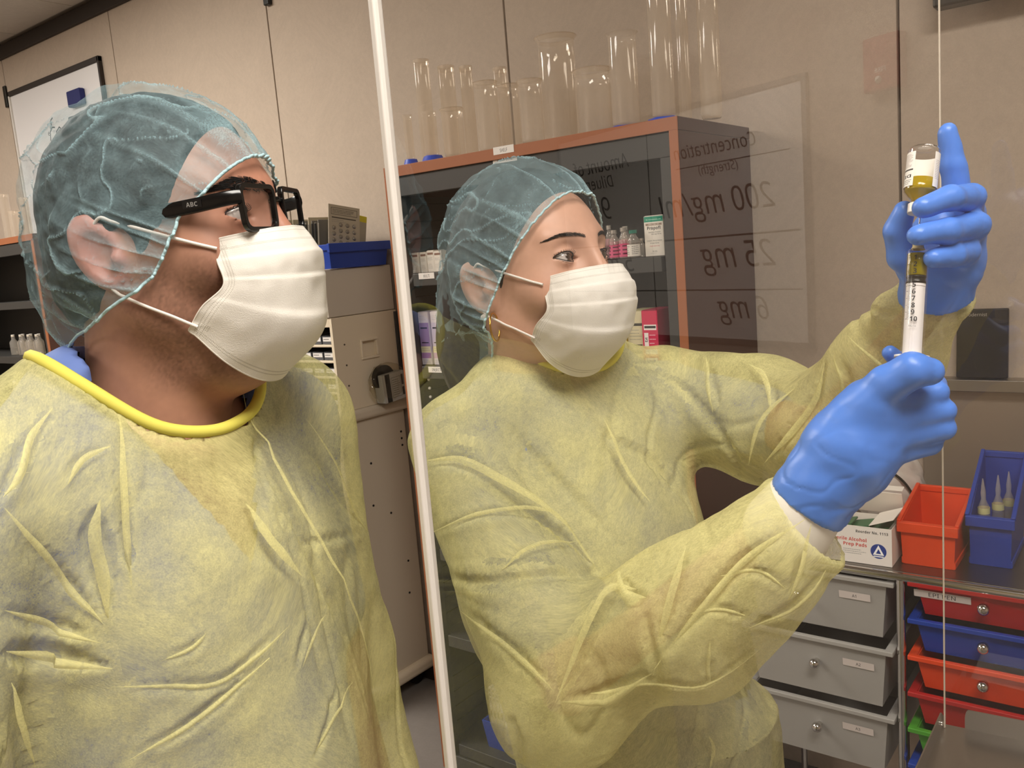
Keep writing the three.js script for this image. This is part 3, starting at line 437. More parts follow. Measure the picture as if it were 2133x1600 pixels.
{ // prep pad box, opened
  const o = thing('pad_box', 'opened white carton of alcohol prep pads with a round blue emblem', 'box', [-0.516, 0.9008, -1.79], 0.02), w = 0.15, h = 0.078, d = 0.09;
  mesh('box_wall', tub(w, d, w, d, h, 0.0015), M.card, o);
  const tex = canvasTex(512, 266, (k, W, Hh) => { k.fillStyle = '#ece6de'; k.fillRect(0, 0, W, Hh); k.fillStyle = '#333'; k.font = 'bold 26px sans-serif'; k.textAlign = 'right'; k.fillText('Reorder No. 1113', 490, 46); k.fillStyle = '#c8382e'; k.font = 'bold 34px sans-serif'; k.fillText('Sterile Alcohol', 350, 110); k.fillText('Prep Pads', 350, 146); smallPrint(k, 190, 170, 160, 3, 14, '#888', 4); k.fillStyle = '#1c3a8c'; k.beginPath(); k.arc(425, 165, 52, 0, 7); k.fill(); k.fillStyle = '#fff'; k.beginPath(); k.moveTo(425, 120); k.lineTo(462, 192); k.lineTo(388, 192); k.fill(); k.fillStyle = '#1c3a8c'; k.beginPath(); k.moveTo(425, 148); k.lineTo(442, 182); k.lineTo(408, 182); k.fill(); k.fillStyle = '#fff'; k.fillRect(392, 198, 66, 8); });
  plate('printed_front', w, h, tex, o, [0, h / 2, d / 2 + 0.0005]);
  const flap = (ww, dd, at, rot) => { const f = mesh('box_flap', rb(ww, 0.0015, dd, 0.0006), M.card, o, at); f.rotation.set(...rot); };
  flap(w, 0.055, [0, h + 0.024, -d / 2 - 0.012], [-1.15, 0, 0]); flap(0.05, d, [w / 2 - 0.02, h + 0.012, 0], [0, 0, 0.35]); flap(0.05, d, [-w / 2 + 0.012, h + 0.02, 0], [0, 0, -0.8]); flap(w, 0.02, [0, h + 0.055, -d / 2 - 0.016], [0.2, 0, 0]);
  for (let i = 0; i < 6; i++) mesh('pad_sachet', rb(0.04, 0.004, 0.05, 0.001), std(i % 2 ? 0x3d6b46 : 0xd8d3c8, 0.5), o, [-0.045 + i * 0.018, h - 0.012 + i % 2 * 0.004, 0.0]).rotation.z = 0.2;
}
function hopper(name, label, x, z, w, h, d, fh, mat, y) {
  const o = thing(name, label, 'bin', [x, y, z]);
  mesh('bin_shell', tub(w, d, w * 0.9, d * 0.94, h, 0.003, fh), mat, o);
  mesh('front_lip', bx(-w / 2 - 0.004, w / 2 + 0.004, fh - 0.02, fh + 0.001, d / 2 - 0.008, d / 2 + 0.006, 0.002), mat, o);
  for (const s of [-1, 1]) { const g = mesh('side_rim', rb(0.008, 0.01, Math.hypot(d, h - fh), 0.002), mat, o, [s * (w / 2 + 0.001), (h + fh) / 2, 0]); g.rotation.x = Math.atan2(h - fh, d); mesh('foot_rail', rb(0.008, 0.014, d * 0.9, 0.002), mat, o, [s * w * 0.44, 0.007, 0.004]); }
  mesh('back_rim', bx(-w / 2 - 0.004, w / 2 + 0.004, h - 0.012, h + 0.001, -d / 2 - 0.004, -d / 2 + 0.006, 0.002), mat, o);
  return o;
}
hopper('orange_bin', 'orange plastic hopper bin on the steel cart top', -0.381, -1.86, 0.104, 0.12, 0.17, 0.088, M.orange, 0.9005);
hopper('blue_bin', 'tall blue plastic hopper bin with clear ampoules on the cart top', -0.279, -1.915, 0.078, 0.19, 0.18, 0.1, M.blue, 0.9005);
for (const [x, z, tilt, c] of [[-0.294, -1.87, 0.1, 0xd8d49a], [-0.277, -1.905, 0, 0xd8d49a], [-0.263, -1.94, 0, 0xb9b58a]]) {
  const o = thing('glass_ampoule', 'clear glass ampoule with a pale tip standing in the tall blue bin', 'ampoule', [x, 0.906, z], 0, 'ampoules in the tall blue bin'); o.rotation.z = tilt * 0.3;
  mesh('ampoule_glass', lathe([[0, 0], [0.011, 0.001], [0.011, 0.1], [0.004, 0.118], [0.005, 0.13], [0.001, 0.16]], 20), M.glass, o); mesh('ampoule_band', new THREE.CylinderGeometry(0.0112, 0.0112, 0.012, 20, 1, true), std(c, 0.5, { side: THREE.DoubleSide }), o, [0, 0.095, 0]);
}
{ // steel splash panel with ledge, tablet on the ledge, wall monitor
  const o = thing('splash_panel', 'brushed steel splash panel with a narrow ledge on the wall behind the cart', 'panel', [0.12, 0.86, ZW + 0.0015]);
  mesh('panel_sheet', bx(-0.6, 0.6, 0, 0.335, 0, 0.012), std(0xa89a8a, 0.42, { metalness: 0.55 }), o);
  mesh('ledge', join([bx(-0.6, 0.6, 0.343, 0.353, 0, 0.045), bx(-0.6, 0.6, 0.325, 0.353, 0.04, 0.046)]), M.steel, o);
  const t = thing('black_binder', 'slim black binder standing on the steel ledge against the wall', 'binder', [-0.352, 1.2137, ZW + 0.024]); t.rotation.x = -0.06;
  mesh('binder_cover', rb(0.105, 0.158, 0.014, 0.003), M.black, t, [0, 0.0795, 0]);
  plate('cover_lettering', 0.06, 0.012, labelTex('gModernist', 256, 52, { bg: '#16140f', fg: '#b9b2a4', size: 44 }), t, [-0.016, 0.146, 0.0074]);
  const mq = onZ(1942, 18, ZW + 0.09), m = thing('wall_monitor', 'black wall monitor hung above the steel ledge, only its corner showing', 'monitor', [mq.x + 0.45, mq.y, ZW + 0.0015]);
  mesh('monitor_case', bx(-0.45, 0.45, 0, 0.52, 0.04, 0.09, 0.006), M.black, m); mesh('wall_mount', bx(-0.1, 0.1, 0.15, 0.35, 0, 0.04), M.charcoal, m); mesh('monitor_glass', bx(-0.435, 0.435, 0.02, 0.505, 0.09, 0.092, 0.0005), std(0x0c0c0d, 0.12), m);
}
// ---------- distance fields and their meshes ----------
const smin = (a, b, k) => { const h = Math.max(k - Math.abs(a - b), 0) / k; return Math.min(a, b) - h * h * k * 0.25; };
const smax = (a, b, k) => -smin(-a, -b, k);
const dEll = (x, y, z, rx, ry, rz) => { const k0 = Math.hypot(x / rx, y / ry, z / rz), k1 = Math.hypot(x / (rx * rx), y / (ry * ry), z / (rz * rz)); return k1 < 1e-9 ? -Math.min(rx, ry, rz) : k0 * (k0 - 1) / k1; };
const dCap = (x, y, z, a, b, ra, rb) => { const bx_ = b.x - a.x, by = b.y - a.y, bz = b.z - a.z, px = x - a.x, py = y - a.y, pz = z - a.z, h = clamp((px * bx_ + py * by + pz * bz) / (bx_ * bx_ + by * by + bz * bz + 1e-12)); return Math.hypot(px - h * bx_, py - h * by, pz - h * bz) - (ra + (rb - ra) * h); };
const cap = (a, b, ra, rb) => (x, y, z) => dCap(x, y, z, a, b, ra, rb);
const ellp = (c, r) => (x, y, z) => dEll(x - c.x, y - c.y, z - c.z, r.x, r.y, r.z);
const blend = (list) => (x, y, z) => { let d = list[0][0](x, y, z); for (let i = 1; i < list.length; i++) d = smin(d, list[i][0](x, y, z), list[i][1]); return d; };
function surfaceNet(f, lo, hi, h) {
  const nx = Math.ceil((hi.x - lo.x) / h) + 1, ny = Math.ceil((hi.y - lo.y) / h) + 1, nz = Math.ceil((hi.z - lo.z) / h) + 1, B = 8, v = new Float32Array(nx * ny * nz);
  const id = (i, j, k) => (k * ny + j) * nx + i, reach = B * h * 0.87 * 1.6;
  for (let k0 = 0; k0 < nz; k0 += B) for (let j0 = 0; j0 < ny; j0 += B) for (let i0 = 0; i0 < nx; i0 += B) {
    const c = f(lo.x + (i0 + B / 2) * h, lo.y + (j0 + B / 2) * h, lo.z + (k0 + B / 2) * h), far = Math.abs(c) > reach;
    for (let k = k0; k < Math.min(nz, k0 + B); k++) for (let j = j0; j < Math.min(ny, j0 + B); j++) for (let i = i0; i < Math.min(nx, i0 + B); i++) v[id(i, j, k)] = far ? c : f(lo.x + i * h, lo.y + j * h, lo.z + k * h);
  }
  const pos = [], idx = [], cell = new Int32Array(nx * ny * nz).fill(-1);
  for (let k = 0; k < nz - 1; k++) for (let j = 0; j < ny - 1; j++) for (let i = 0; i < nx - 1; i++) {
    let neg = 0, sx = 0, sy = 0, sz = 0, n = 0; const o = id(i, j, k), c = [v[o], v[o + 1], v[o + nx], v[o + nx + 1], v[o + nx * ny], v[o + nx * ny + 1], v[o + nx * ny + nx], v[o + nx * ny + nx + 1]];
    for (let q = 0; q < 8; q++) if (c[q] < 0) neg++;
    if (!neg || neg === 8) continue;
    for (let q = 0; q < 8; q++) for (const b of [1, 2, 4]) { if (q & b) continue; const a = c[q], e = c[q | b]; if ((a < 0) === (e < 0)) continue; const t = a / (a - e); sx += (q & 1) + (b === 1 ? t : 0); sy += ((q >> 1) & 1) + (b === 2 ? t : 0); sz += ((q >> 2) & 1) + (b === 4 ? t : 0); n++; }
    cell[o] = pos.length / 3; pos.push(lo.x + (i + sx / n) * h, lo.y + (j + sy / n) * h, lo.z + (k + sz / n) * h);
  }
  const quad = (a, b, c, d, flip) => { if (a < 0 || b < 0 || c < 0 || d < 0) return; flip ? idx.push(a, c, b, a, d, c) : idx.push(a, b, c, a, c, d); };
  for (let k = 1; k < nz - 1; k++) for (let j = 1; j < ny - 1; j++) for (let i = 1; i < nx - 1; i++) {
    const o = id(i, j, k), s = v[o] < 0;
    if (s !== (v[o + 1] < 0)) quad(cell[o], cell[o - nx], cell[o - nx - nx * ny], cell[o - nx * ny], !s);
    if (s !== (v[o + nx] < 0)) quad(cell[o], cell[o - nx * ny], cell[o - nx * ny - 1], cell[o - 1], !s);
    if (s !== (v[o + nx * ny] < 0)) quad(cell[o], cell[o - 1], cell[o - 1 - nx], cell[o - nx], !s);
  }
  for (let i = 0; i < idx.length; i += 3) { const t = idx[i + 1]; idx[i + 1] = idx[i + 2]; idx[i + 2] = t; }
  const g = new THREE.BufferGeometry(); g.setAttribute('position', new THREE.Float32BufferAttribute(pos, 3)); g.setIndex(idx); g.computeVertexNormals(); return g;
}
// texture coordinates in metres from the three axes; vertices split where the axis changes
function boxUV(g, s = 1) {
  const p = g.attributes.position, n = g.attributes.normal, col = g.attributes.color, ix = g.index.array, map = new Map(), P2 = [], N2 = [], U2 = [], C2 = [], I2 = [];
  for (let t = 0; t < ix.length; t += 3) {
    let ax = 0, ay = 0, az = 0; for (let q = 0; q < 3; q++) { const i = ix[t + q]; ax += n.getX(i); ay += n.getY(i); az += n.getZ(i); } ax = Math.abs(ax); ay = Math.abs(ay); az = Math.abs(az); const a = ax > ay && ax > az ? 0 : ay > az ? 1 : 2;
    for (let q = 0; q < 3; q++) {
      const i = ix[t + q], key = i * 3 + a; let m = map.get(key);
      if (m === undefined) { m = P2.length / 3; map.set(key, m); const x = p.getX(i), y = p.getY(i), z = p.getZ(i); P2.push(x, y, z); N2.push(n.getX(i), n.getY(i), n.getZ(i)); U2.push((a === 0 ? z : x) * s, (a === 1 ? z : y) * s); if (col) for (let c = 0; c < col.itemSize; c++) C2.push(col.array[i * col.itemSize + c]); }
      I2.push(m);
    }
  }
  const r = new THREE.BufferGeometry(); r.setAttribute('position', new THREE.Float32BufferAttribute(P2, 3)); r.setAttribute('normal', new THREE.Float32BufferAttribute(N2, 3)); r.setAttribute('uv', new THREE.Float32BufferAttribute(U2, 2)); if (col) r.setAttribute('color', new THREE.Float32BufferAttribute(C2, col.itemSize)); r.setIndex(I2); return r;
}
function paint(g, f) { const p = g.attributes.position, n = g.attributes.normal, c = []; for (let i = 0; i < p.count; i++) c.push(...f(p.getX(i), p.getY(i), p.getZ(i), n.getX(i), n.getY(i), n.getZ(i), i)); g.setAttribute('color', new THREE.Float32BufferAttribute(c, c.length / p.count)); return g; }
function push(g, f) { const p = g.attributes.position, n = g.attributes.normal; for (let i = 0; i < p.count; i++) { const d = f(p.getX(i), p.getY(i), p.getZ(i), n.getX(i), n.getY(i), n.getZ(i), i); p.setXYZ(i, p.getX(i) + n.getX(i) * d, p.getY(i) + n.getY(i) * d, p.getZ(i) + n.getZ(i) * d); } g.computeVertexNormals(); return g; }
function drop(g, away) { const ix = g.index.array, out = [], p = g.attributes.position, m = new Uint8Array(p.count); for (let i = 0; i < p.count; i++) m[i] = away(p.getX(i), p.getY(i), p.getZ(i)) ? 1 : 0; for (let t = 0; t < ix.length; t += 3) if (m[ix[t]] + m[ix[t + 1]] + m[ix[t + 2]] < 3) out.push(ix[t], ix[t + 1], ix[t + 2]); g.setIndex(out); g.computeVertexNormals(); return g; }
const mergeIdx = list => mergeGeometries(list.map(g => { const n = g.index ? g.clone() : mergeVertices(g.clone()); for (const k of Object.keys(n.attributes)) if (!['position', 'normal', 'color'].includes(k)) n.deleteAttribute(k); return n; }));
// a person's own frame: base on the floor, turned so that +z is where the chest faces
function frame(base, yaw) {
  const m = new THREE.Matrix4().makeRotationY(yaw).setPosition(base), inv = m.clone().invert();
  return { m, inv, at: (px, py, d) => P(px, py, d).applyMatrix4(inv), in: w => w.clone().applyMatrix4(inv), eye: EYE.clone().applyMatrix4(inv) };
}
function trace(f, fr, px, py) { // first point of a field along the sight line, in the person's frame
  const o = fr.eye, d = P(px, py, 1).applyMatrix4(fr.inv).sub(o).normalize(); let t = 0.35;
  for (let i = 0; i < 160; i++) { const q = f(o.x + d.x * t, o.y + d.y * t, o.z + d.z * t); if (q < 0.0005) return o.clone().addScaledVector(d, t); t += Math.max(q * 0.7, 0.0006); if (t > 2.2) return null; }
  return null;
}
// cloth folds: ridges along curves lying on the cloth
function foldLines(f, fr, list) {
  const segs = [], paths = [];
  for (const [pts, h, w] of list) {
    const c = new THREE.CatmullRomCurve3(pts.map(p => V(p[0], p[1], 0)), false, 'centripetal').getPoints(pts.length * 4), q = c.map(p => trace(f, fr, p.x, p.y)); if (q.every(p => p)) paths.push([q, w]);
    for (let i = 0; i + 1 < q.length; i++) if (q[i] && q[i + 1] && q[i].distanceTo(q[i + 1]) < 0.08) { const e = Math.min(1, Math.min(i + 1, q.length - 1 - i) / (q.length * 0.4)); segs.push([q[i], q[i + 1], h * e * 0.66, w * (0.4 + 0.4 * e)]); }
  }
  const lift = (x, y, z) => {
    let s = 0;
    for (const [a, b, h, w] of segs) {
      const r = w * 2.4; if (x < Math.min(a.x, b.x) - r || x > Math.max(a.x, b.x) + r || y < Math.min(a.y, b.y) - r || y > Math.max(a.y, b.y) + r || z < Math.min(a.z, b.z) - r || z > Math.max(a.z, b.z) + r) continue;
      const d = dCap(x, y, z, a, b, 0, 0), t = clamp(1 - d / (w * 1.7)), m = h * 0.8 * (Math.pow(t, 1.6) - 0.3 * Math.exp(-((d - 1.9 * w) ** 2) / (w * w * 0.8))); if (Math.abs(m) > Math.abs(s)) s = m;
    }
    return s;
  };
  return { lift, paths };
}
const ax = Math.abs;
const curve1 = pts => x => { if (x <= pts[0][0]) return pts[0][1]; for (let i = 0; i + 1 < pts.length; i++) if (x < pts[i + 1][0]) return lerp(pts[i][1], pts[i + 1][1], (x - pts[i][0]) / (pts[i + 1][0] - pts[i][0])); return pts[pts.length - 1][1]; };
const toPx = p => { const q = p.clone().project(camera); return [Math.round((q.x + 1) * 1066.5), Math.round((1 - q.y) * 800)]; };
const plateGeo = (w, h) => new THREE.PlaneGeometry(w, h);
// ---------- cloth and skin materials ----------
const fibre = dataTex(512, (u, v) => { const a = tileNoise(u, v, 70), b = tileNoise(u, v, 160, 4), c = tileNoise(u, v, 24, 8), g = 0.9 + 0.1 * a; return [g, g, g, clamp(0.88 + 0.16 * a + 0.13 * b + 0.1 * c + 0.06 * (rnd() - 0.5))]; }, true);
const fibreBump = dataTex(256, (u, v) => { const a = 0.5 + 0.3 * tileNoise(u, v, 50) + 0.25 * tileNoise(u, v, 110, 4); return [a, a, a, 1]; });
const cloth = (color, o = {}) => phys(color, 0.82, { map: rep(fibre, 12, 12), bumpMap: rep(fibreBump, 14, 14), bumpScale: 0.00025, vertexColors: true, transparent: true, side: THREE.DoubleSide, ...o });
// gown cloth: one even yellow, its fibre mat thinner and thicker in a random mottle
const gownMat = dataTex(1024, (u, v) => { const a = tileNoise(u, v, 200), b = tileNoise(u, v, 420, 4), c = tileNoise(u, v, 60, 8), d = tileNoise(u, v, 10, 2), e = tileNoise(u, v, 4, 6); return [1, 1, 1, clamp(0.57 + 0.13 * a + 0.11 * b + 0.1 * c + 0.13 * d + 0.15 * e + 0.05 * (rnd() - 0.5))]; }, true);
M.gown = phys(0xeae39c, 0.82, { map: rep(gownMat, 3.3, 3.3), bumpMap: rep(fibreBump, 14, 14), bumpScale: 0.00025, transparent: true, side: THREE.DoubleSide });
M.binding = std(0xe9df62, 0.75);
M.capCloth = cloth(0xb4d8e0);
M.scrubBlue = std(0x6a82c4, 0.8, { vertexColors: true }); M.scrubDark = std(0x8490aa, 0.85, { vertexColors: true });
M.skin = phys(0xffffff, 0.5, { vertexColors: true });
M.hair = std(0x120d0b, 0.7); M.hairBrown = std(0x150f0c, 0.7);
M.glove = phys(0x5488e4, 0.38);
M.maskCloth = std(0xf0eadf, 0.85); M.loop = std(0xefe8e0, 0.7);
const shell = g => boxUV(g);

// ---------- head ----------
function placeHead(earPx, earPy, earD, alpha, rho, kappa, s) {
  const r = V(1, 0, 0).applyMatrix3(CAM), u = V(0, 1, 0).applyMatrix3(CAM), t = V(0, 0, 1).applyMatrix3(CAM), A = THREE.MathUtils.degToRad(alpha);
  const f = r.clone().multiplyScalar(Math.cos(A)).addScaledVector(t, Math.sin(A)), up = u.clone(); const q = new THREE.Quaternion().setFromAxisAngle(t, THREE.MathUtils.degToRad(rho)); f.applyQuaternion(q); up.applyQuaternion(q);
  up.applyAxisAngle(f, THREE.MathUtils.degToRad(kappa)); const left = up.clone().cross(f).normalize(), fw = left.clone().cross(up).normalize();
  const m = new THREE.Matrix4().makeBasis(left.multiplyScalar(s), up.normalize().multiplyScalar(s), fw.multiplyScalar(s)); const ear = V(-0.075, 0, 0).applyMatrix4(m); m.setPosition(P(earPx, earPy, earD).sub(ear)); return m;
}
const EX = 0.0315, EY = 0.02, EZ = 0.0765;
function headField(fem) {
  const j0 = V(0.05, -0.045, 0.0), j1 = V(0.013, -0.1, 0.068), b0 = V(0.008, 0.043, 0.0875), b1 = V(0.046, 0.045, 0.07), n0 = V(0, 0.036, 0.092), n1 = V(0, -0.016, 0.117), k0 = V(0, -0.05, -0.028), k1 = V(0, -0.19, -0.05), jr = fem ? 0.017 : 0.022, nr = fem ? 0.05 : 0.06;
  return (x, y, z) => {
    const ax = Math.abs(x); let d = dEll(x, y - 0.038, z + 0.006, 0.0755, 0.092, 0.1);
    d = smin(d, dEll(x, y - 0.002, z - 0.03, 0.063, 0.085, 0.0635), 0.03);
    d = smin(d, dCap(ax, y, z, j0, j1, jr, jr * 0.85), 0.035); d = smin(d, dEll(x, y + 0.062, z - 0.068, 0.032, 0.036, 0.026), 0.02);
    d = smin(d, dEll(ax - 0.044, y + 0.016, z - 0.058, 0.02, 0.02, 0.019), 0.025); d = smin(d, dCap(ax, y, z, b0, b1, fem ? 0.006 : 0.0085, 0.006), 0.016);
    d = smin(d, dCap(x, y, z, n0, n1, 0.0065, 0.0105), 0.014); d = smin(d, Math.hypot(ax - 0.012, y + 0.023, z - 0.103) - 0.008, 0.01);
    d = smax(d, -(Math.hypot(ax - EX, y - EY - 0.001, z - 0.0985) - 0.0155), 0.016);
    const u = ax - EX, w = y - EY - u * 0.12, rz = z - EZ; let lid = Math.hypot(u, y - EY, rz) - 0.0142; d = smin(d, lid, 0.005);
    const open = Math.max(Math.hypot(u, w + 0.01426) - 0.02106, Math.hypot(u, w - 0.0215) - 0.0265, 0.002 - rz); d = smax(d, -open, 0.0016);
    d = smin(d, dCap(x, y, z, k0, k1, nr, nr * 1.08), 0.035);
    if (!fem) d = smin(d, dEll(x, y + 0.105, z - 0.035, 0.04, 0.03, 0.035), 0.03);
    // ear
    const ex = ax - 0.079 - (z + 0.02) * -0.25, ey = y - 0.002, ez = z + 0.02 + ey * 0.25; let e = dEll(ex, ey, ez, 0.008, 0.033, 0.0205); e = smax(e, -dEll(ex - 0.007, ey + 0.003, ez - 0.003, 0.0085, 0.021, 0.0125), 0.004); e = smin(e, Math.hypot(ex - 0.004, ey + 0.006, ez - 0.014) - 0.005, 0.006);
    return smin(d, e, 0.008);
  };
}
const onFace = (f, x, y, out = 0) => { let z = 0.16; for (let i = 0; i < 80; i++) { const q = f(x, y, z); if (q < 0.0004) break; z -= q * 0.8; } return V(x, y, z + out); };
function headParts(group, fr, hm, f, o) {
  const place = hm.clone().premultiply(fr.inv), put = g => { g.applyMatrix4(place); return g; };
  for (const s of [-1, 1]) { // eyes
    const e = new THREE.SphereGeometry(0.0124, 40, 28), gaze = V(o.gaze[0], o.gaze[1], 1).normalize();
    paint(e, (x, y, z) => { const c = clamp((x * gaze.x + y * gaze.y + z * gaze.z) / 0.0124, -1, 1), a = Math.acos(c) * 0.0124; if (a < 0.0022) return [0.004, 0.003, 0.003]; if (a < 0.0061) { const n = 0.75 + 0.4 * noise(Math.atan2(y, x) * 6, a * 900, 0); return a > 0.0054 ? [0.02, 0.012, 0.008] : [0.075 * n, 0.038 * n, 0.02 * n]; } return [0.62, 0.56, 0.52]; });
    mesh('eye', put(e.translate(s * EX, EY, EZ)), phys(0xffffff, 0.08, { vertexColors: true, clearcoat: 1 }), group);
    const lash = (lower) => { const pts = []; for (let i = 0; i <= 14; i++) { const u = lerp(-0.0158, 0.0164, i / 14), w = (lower ? 0.0215 - Math.sqrt(0.0265 ** 2 - u * u) : Math.sqrt(0.02106 ** 2 - u * u) - 0.01426) + u * 0.12, r = 0.0146; pts.push(V(s * (EX + u), EY + w, EZ + Math.sqrt(Math.max(0.00001, r * r - u * u - w * w)))); } return pts; };
    const up = lash(false), hairs = [tube(up, o.lash, 28, 6)];
    for (let i = 3; i < 14; i++) { const a = up[i], b = a.clone().add(V(s * (i - 4) * 0.0005, 0.0022, 0.0042)); hairs.push(tube([a, a.clone().lerp(b, 0.5).add(V(0, -0.0008, 0.0006)), b], 0.00028, 5, 4)); }
    if (o.lash > 0.0006) hairs.push(tube(lash(true), 0.00045, 24, 5));
    mesh('eyelashes', put(join(hairs)), M.hair, group);
    // eyebrow: many short hairs lying on the brow
    const br = []; for (let i = 0; i < o.brow.n; i++) { const t = rnd(), x = lerp(o.brow.x0, o.brow.x1, t), thick = o.brow.h * (t < 0.15 ? 0.75 : 1 - 0.75 * sstep(0.5, 1, t)), y = o.brow.y + o.brow.arch * Math.sin(t * 2.5) - 0.004 * t * t + rr(-1, 1) * thick, a = onFace(f, s * x, y, 0.0003), b = onFace(f, s * (x + 0.0055 * (0.5 + t * 0.5)), y + 0.002 - t * 0.0025, 0.0007); br.push(tube([a, a.clone().lerp(b, 0.5).add(V(0, 0, 0.0005)), b], o.brow.r, 3, 3)); }
    mesh('eyebrow', put(join(br)), o.hairMat, group);
  }
  return { place, put };
}
// pleated mask: side points and middle points from top edge to bottom edge
function maskParts(group, put, hf, S, F, earTop, earLow) {
  const crS = new THREE.CatmullRomCurve3(S.map(a => V(...a))), crF = new THREE.CatmullRomCurve3(F.map(a => V(0, ...a))), NU = 110, NV = 72;
  const pt = (u, v, out) => { const s = Math.abs(u), a = crS.getPoint(v), b = crF.getPoint(v), c = Math.cos(s * Math.PI / 2), k = Math.pow(c, 0.82); const fr_ = (v - 0.2) / 0.215 % 1, saw = v > 0.2 && v < 0.84 ? (1 - fr_) * sstep(0, 0.18, fr_) : 0, pl = (0.0026 * saw * (0.7 + 0.5 * noise(u * 2, v * 3, 1)) - 0.0008) * (0.2 + 0.8 * Math.pow(c, 0.5)) + 0.0012 * noise(u * 5, v * 7, 3) + 0.0007 * Math.sin(u * 60) * sstep(0.86, 1, s) * (v > 0.12 && v < 0.9 ? 1 : 0); const x = a.x * Math.pow(Math.sin(s * Math.PI / 2), 0.92) * Math.sign(u), y = a.y + (b.y - a.y) * (1 - s * s), z = a.z + (b.z - a.z) * k; const q = V(x, y, z), n = V(x * 1.4, (y + 0.045) * 0.5, z - 0.02).normalize(); return q.addScaledVector(n, pl + out); };
  const sheet = out => { const pos = [], uv = [], idx = []; for (let j = 0; j <= NV; j++) for (let i = 0; i <= NU; i++) { const q = pt(i / NU * 2 - 1, j / NV, out); pos.push(q.x, q.y, q.z); uv.push(i / NU, 1 - j / NV); } for (let j = 0; j < NV; j++) for (let i = 0; i < NU; i++) { const a = j * (NU + 1) + i, b = a + 1, c = a + NU + 1, d = c + 1; out > 0 ? idx.push(a, c, b, b, c, d) : idx.push(a, b, c, b, d, c); } const g = new THREE.BufferGeometry(); g.setAttribute('position', new THREE.Float32BufferAttribute(pos, 3)); g.setAttribute('uv', new THREE.Float32BufferAttribute(uv, 2)); g.setIndex(idx); g.computeVertexNormals(); return g; };
  const edge = []; for (let i = 0; i <= 50; i++) edge.push(pt(i / 25 - 1, 0, 0)); for (let i = 1; i <= 30; i++) edge.push(pt(1, i / 30, 0)); for (let i = 1; i <= 50; i++) edge.push(pt(1 - i / 25, 1, 0)); for (let i = 1; i < 30; i++) edge.push(pt(-1, 1 - i / 30, 0));
  const tex = canvasTex(1024, 512, (k, w, h) => { k.fillStyle = '#f3eee4'; k.fillRect(0, 0, w, h); k.fillStyle = '#b9b2a4'; const dots = (x0, y0, x1, y1, n) => { for (let i = 0; i < n; i++) { const t = i / (n - 1); k.fillRect(lerp(x0, x1, t), lerp(y0, y1, t), 3, 3); } }; dots(10, 14, 1014, 14, 170); dots(10, 54, 1014, 54, 170); dots(10, 60, 1014, 60, 170); dots(10, 486, 1014, 486, 170); dots(10, 494, 1014, 494, 170); for (const x of [12, 22, 32, 988, 998, 1008]) dots(x, 10, x, 500, 70); for (const [x, y] of [[30, 40], [994, 40], [30, 450], [994, 450]]) for (let i = 0; i < 24; i++) k.fillRect(x - 16 + (i % 6) * 6, y + Math.floor(i / 6) * 6, 3, 3); });
  const g = mesh('face_mask', put(sheet(0.0008)), std(0xffffff, 0.88, { map: tex, side: THREE.DoubleSide, bumpMap: rep(fibreBump, 6, 4), bumpScale: 0.0003 }), group);
  mesh('mask_lining', put(sheet(-0.0006)), M.maskCloth, g); mesh('mask_binding', put(tube(edge, 0.0011, 420, 6, true)), M.maskCloth, g);
  for (const s of [-1, 1]) { const a = pt(s * 0.97, 0.1, 0.0008), b = pt(s * 0.97, 0.93, 0.0008), et = V(s * earTop[0], earTop[1], earTop[2]), el = V(s * earLow[0], earLow[1], earLow[2]), bk = V(s * (earTop[0] - 0.004), (earTop[1] + earLow[1]) / 2, Math.min(earTop[2], earLow[2]) - 0.02); const run = (p, q) => [0, 0.15, 0.3, 0.45, 0.6, 0.75, 0.9].map(t => { const m = p.clone().lerp(q, t); for (let n = 0; n < 40 && hf(m.x, m.y, m.z) < 0.0016; n++) m.x += s * 0.0012; return m; }); mesh('ear_loop', put(tube([...run(a, et), et, bk, el, ...run(b, el).reverse()], 0.0014, 120, 8)), M.loop, g); }
  return g;
}
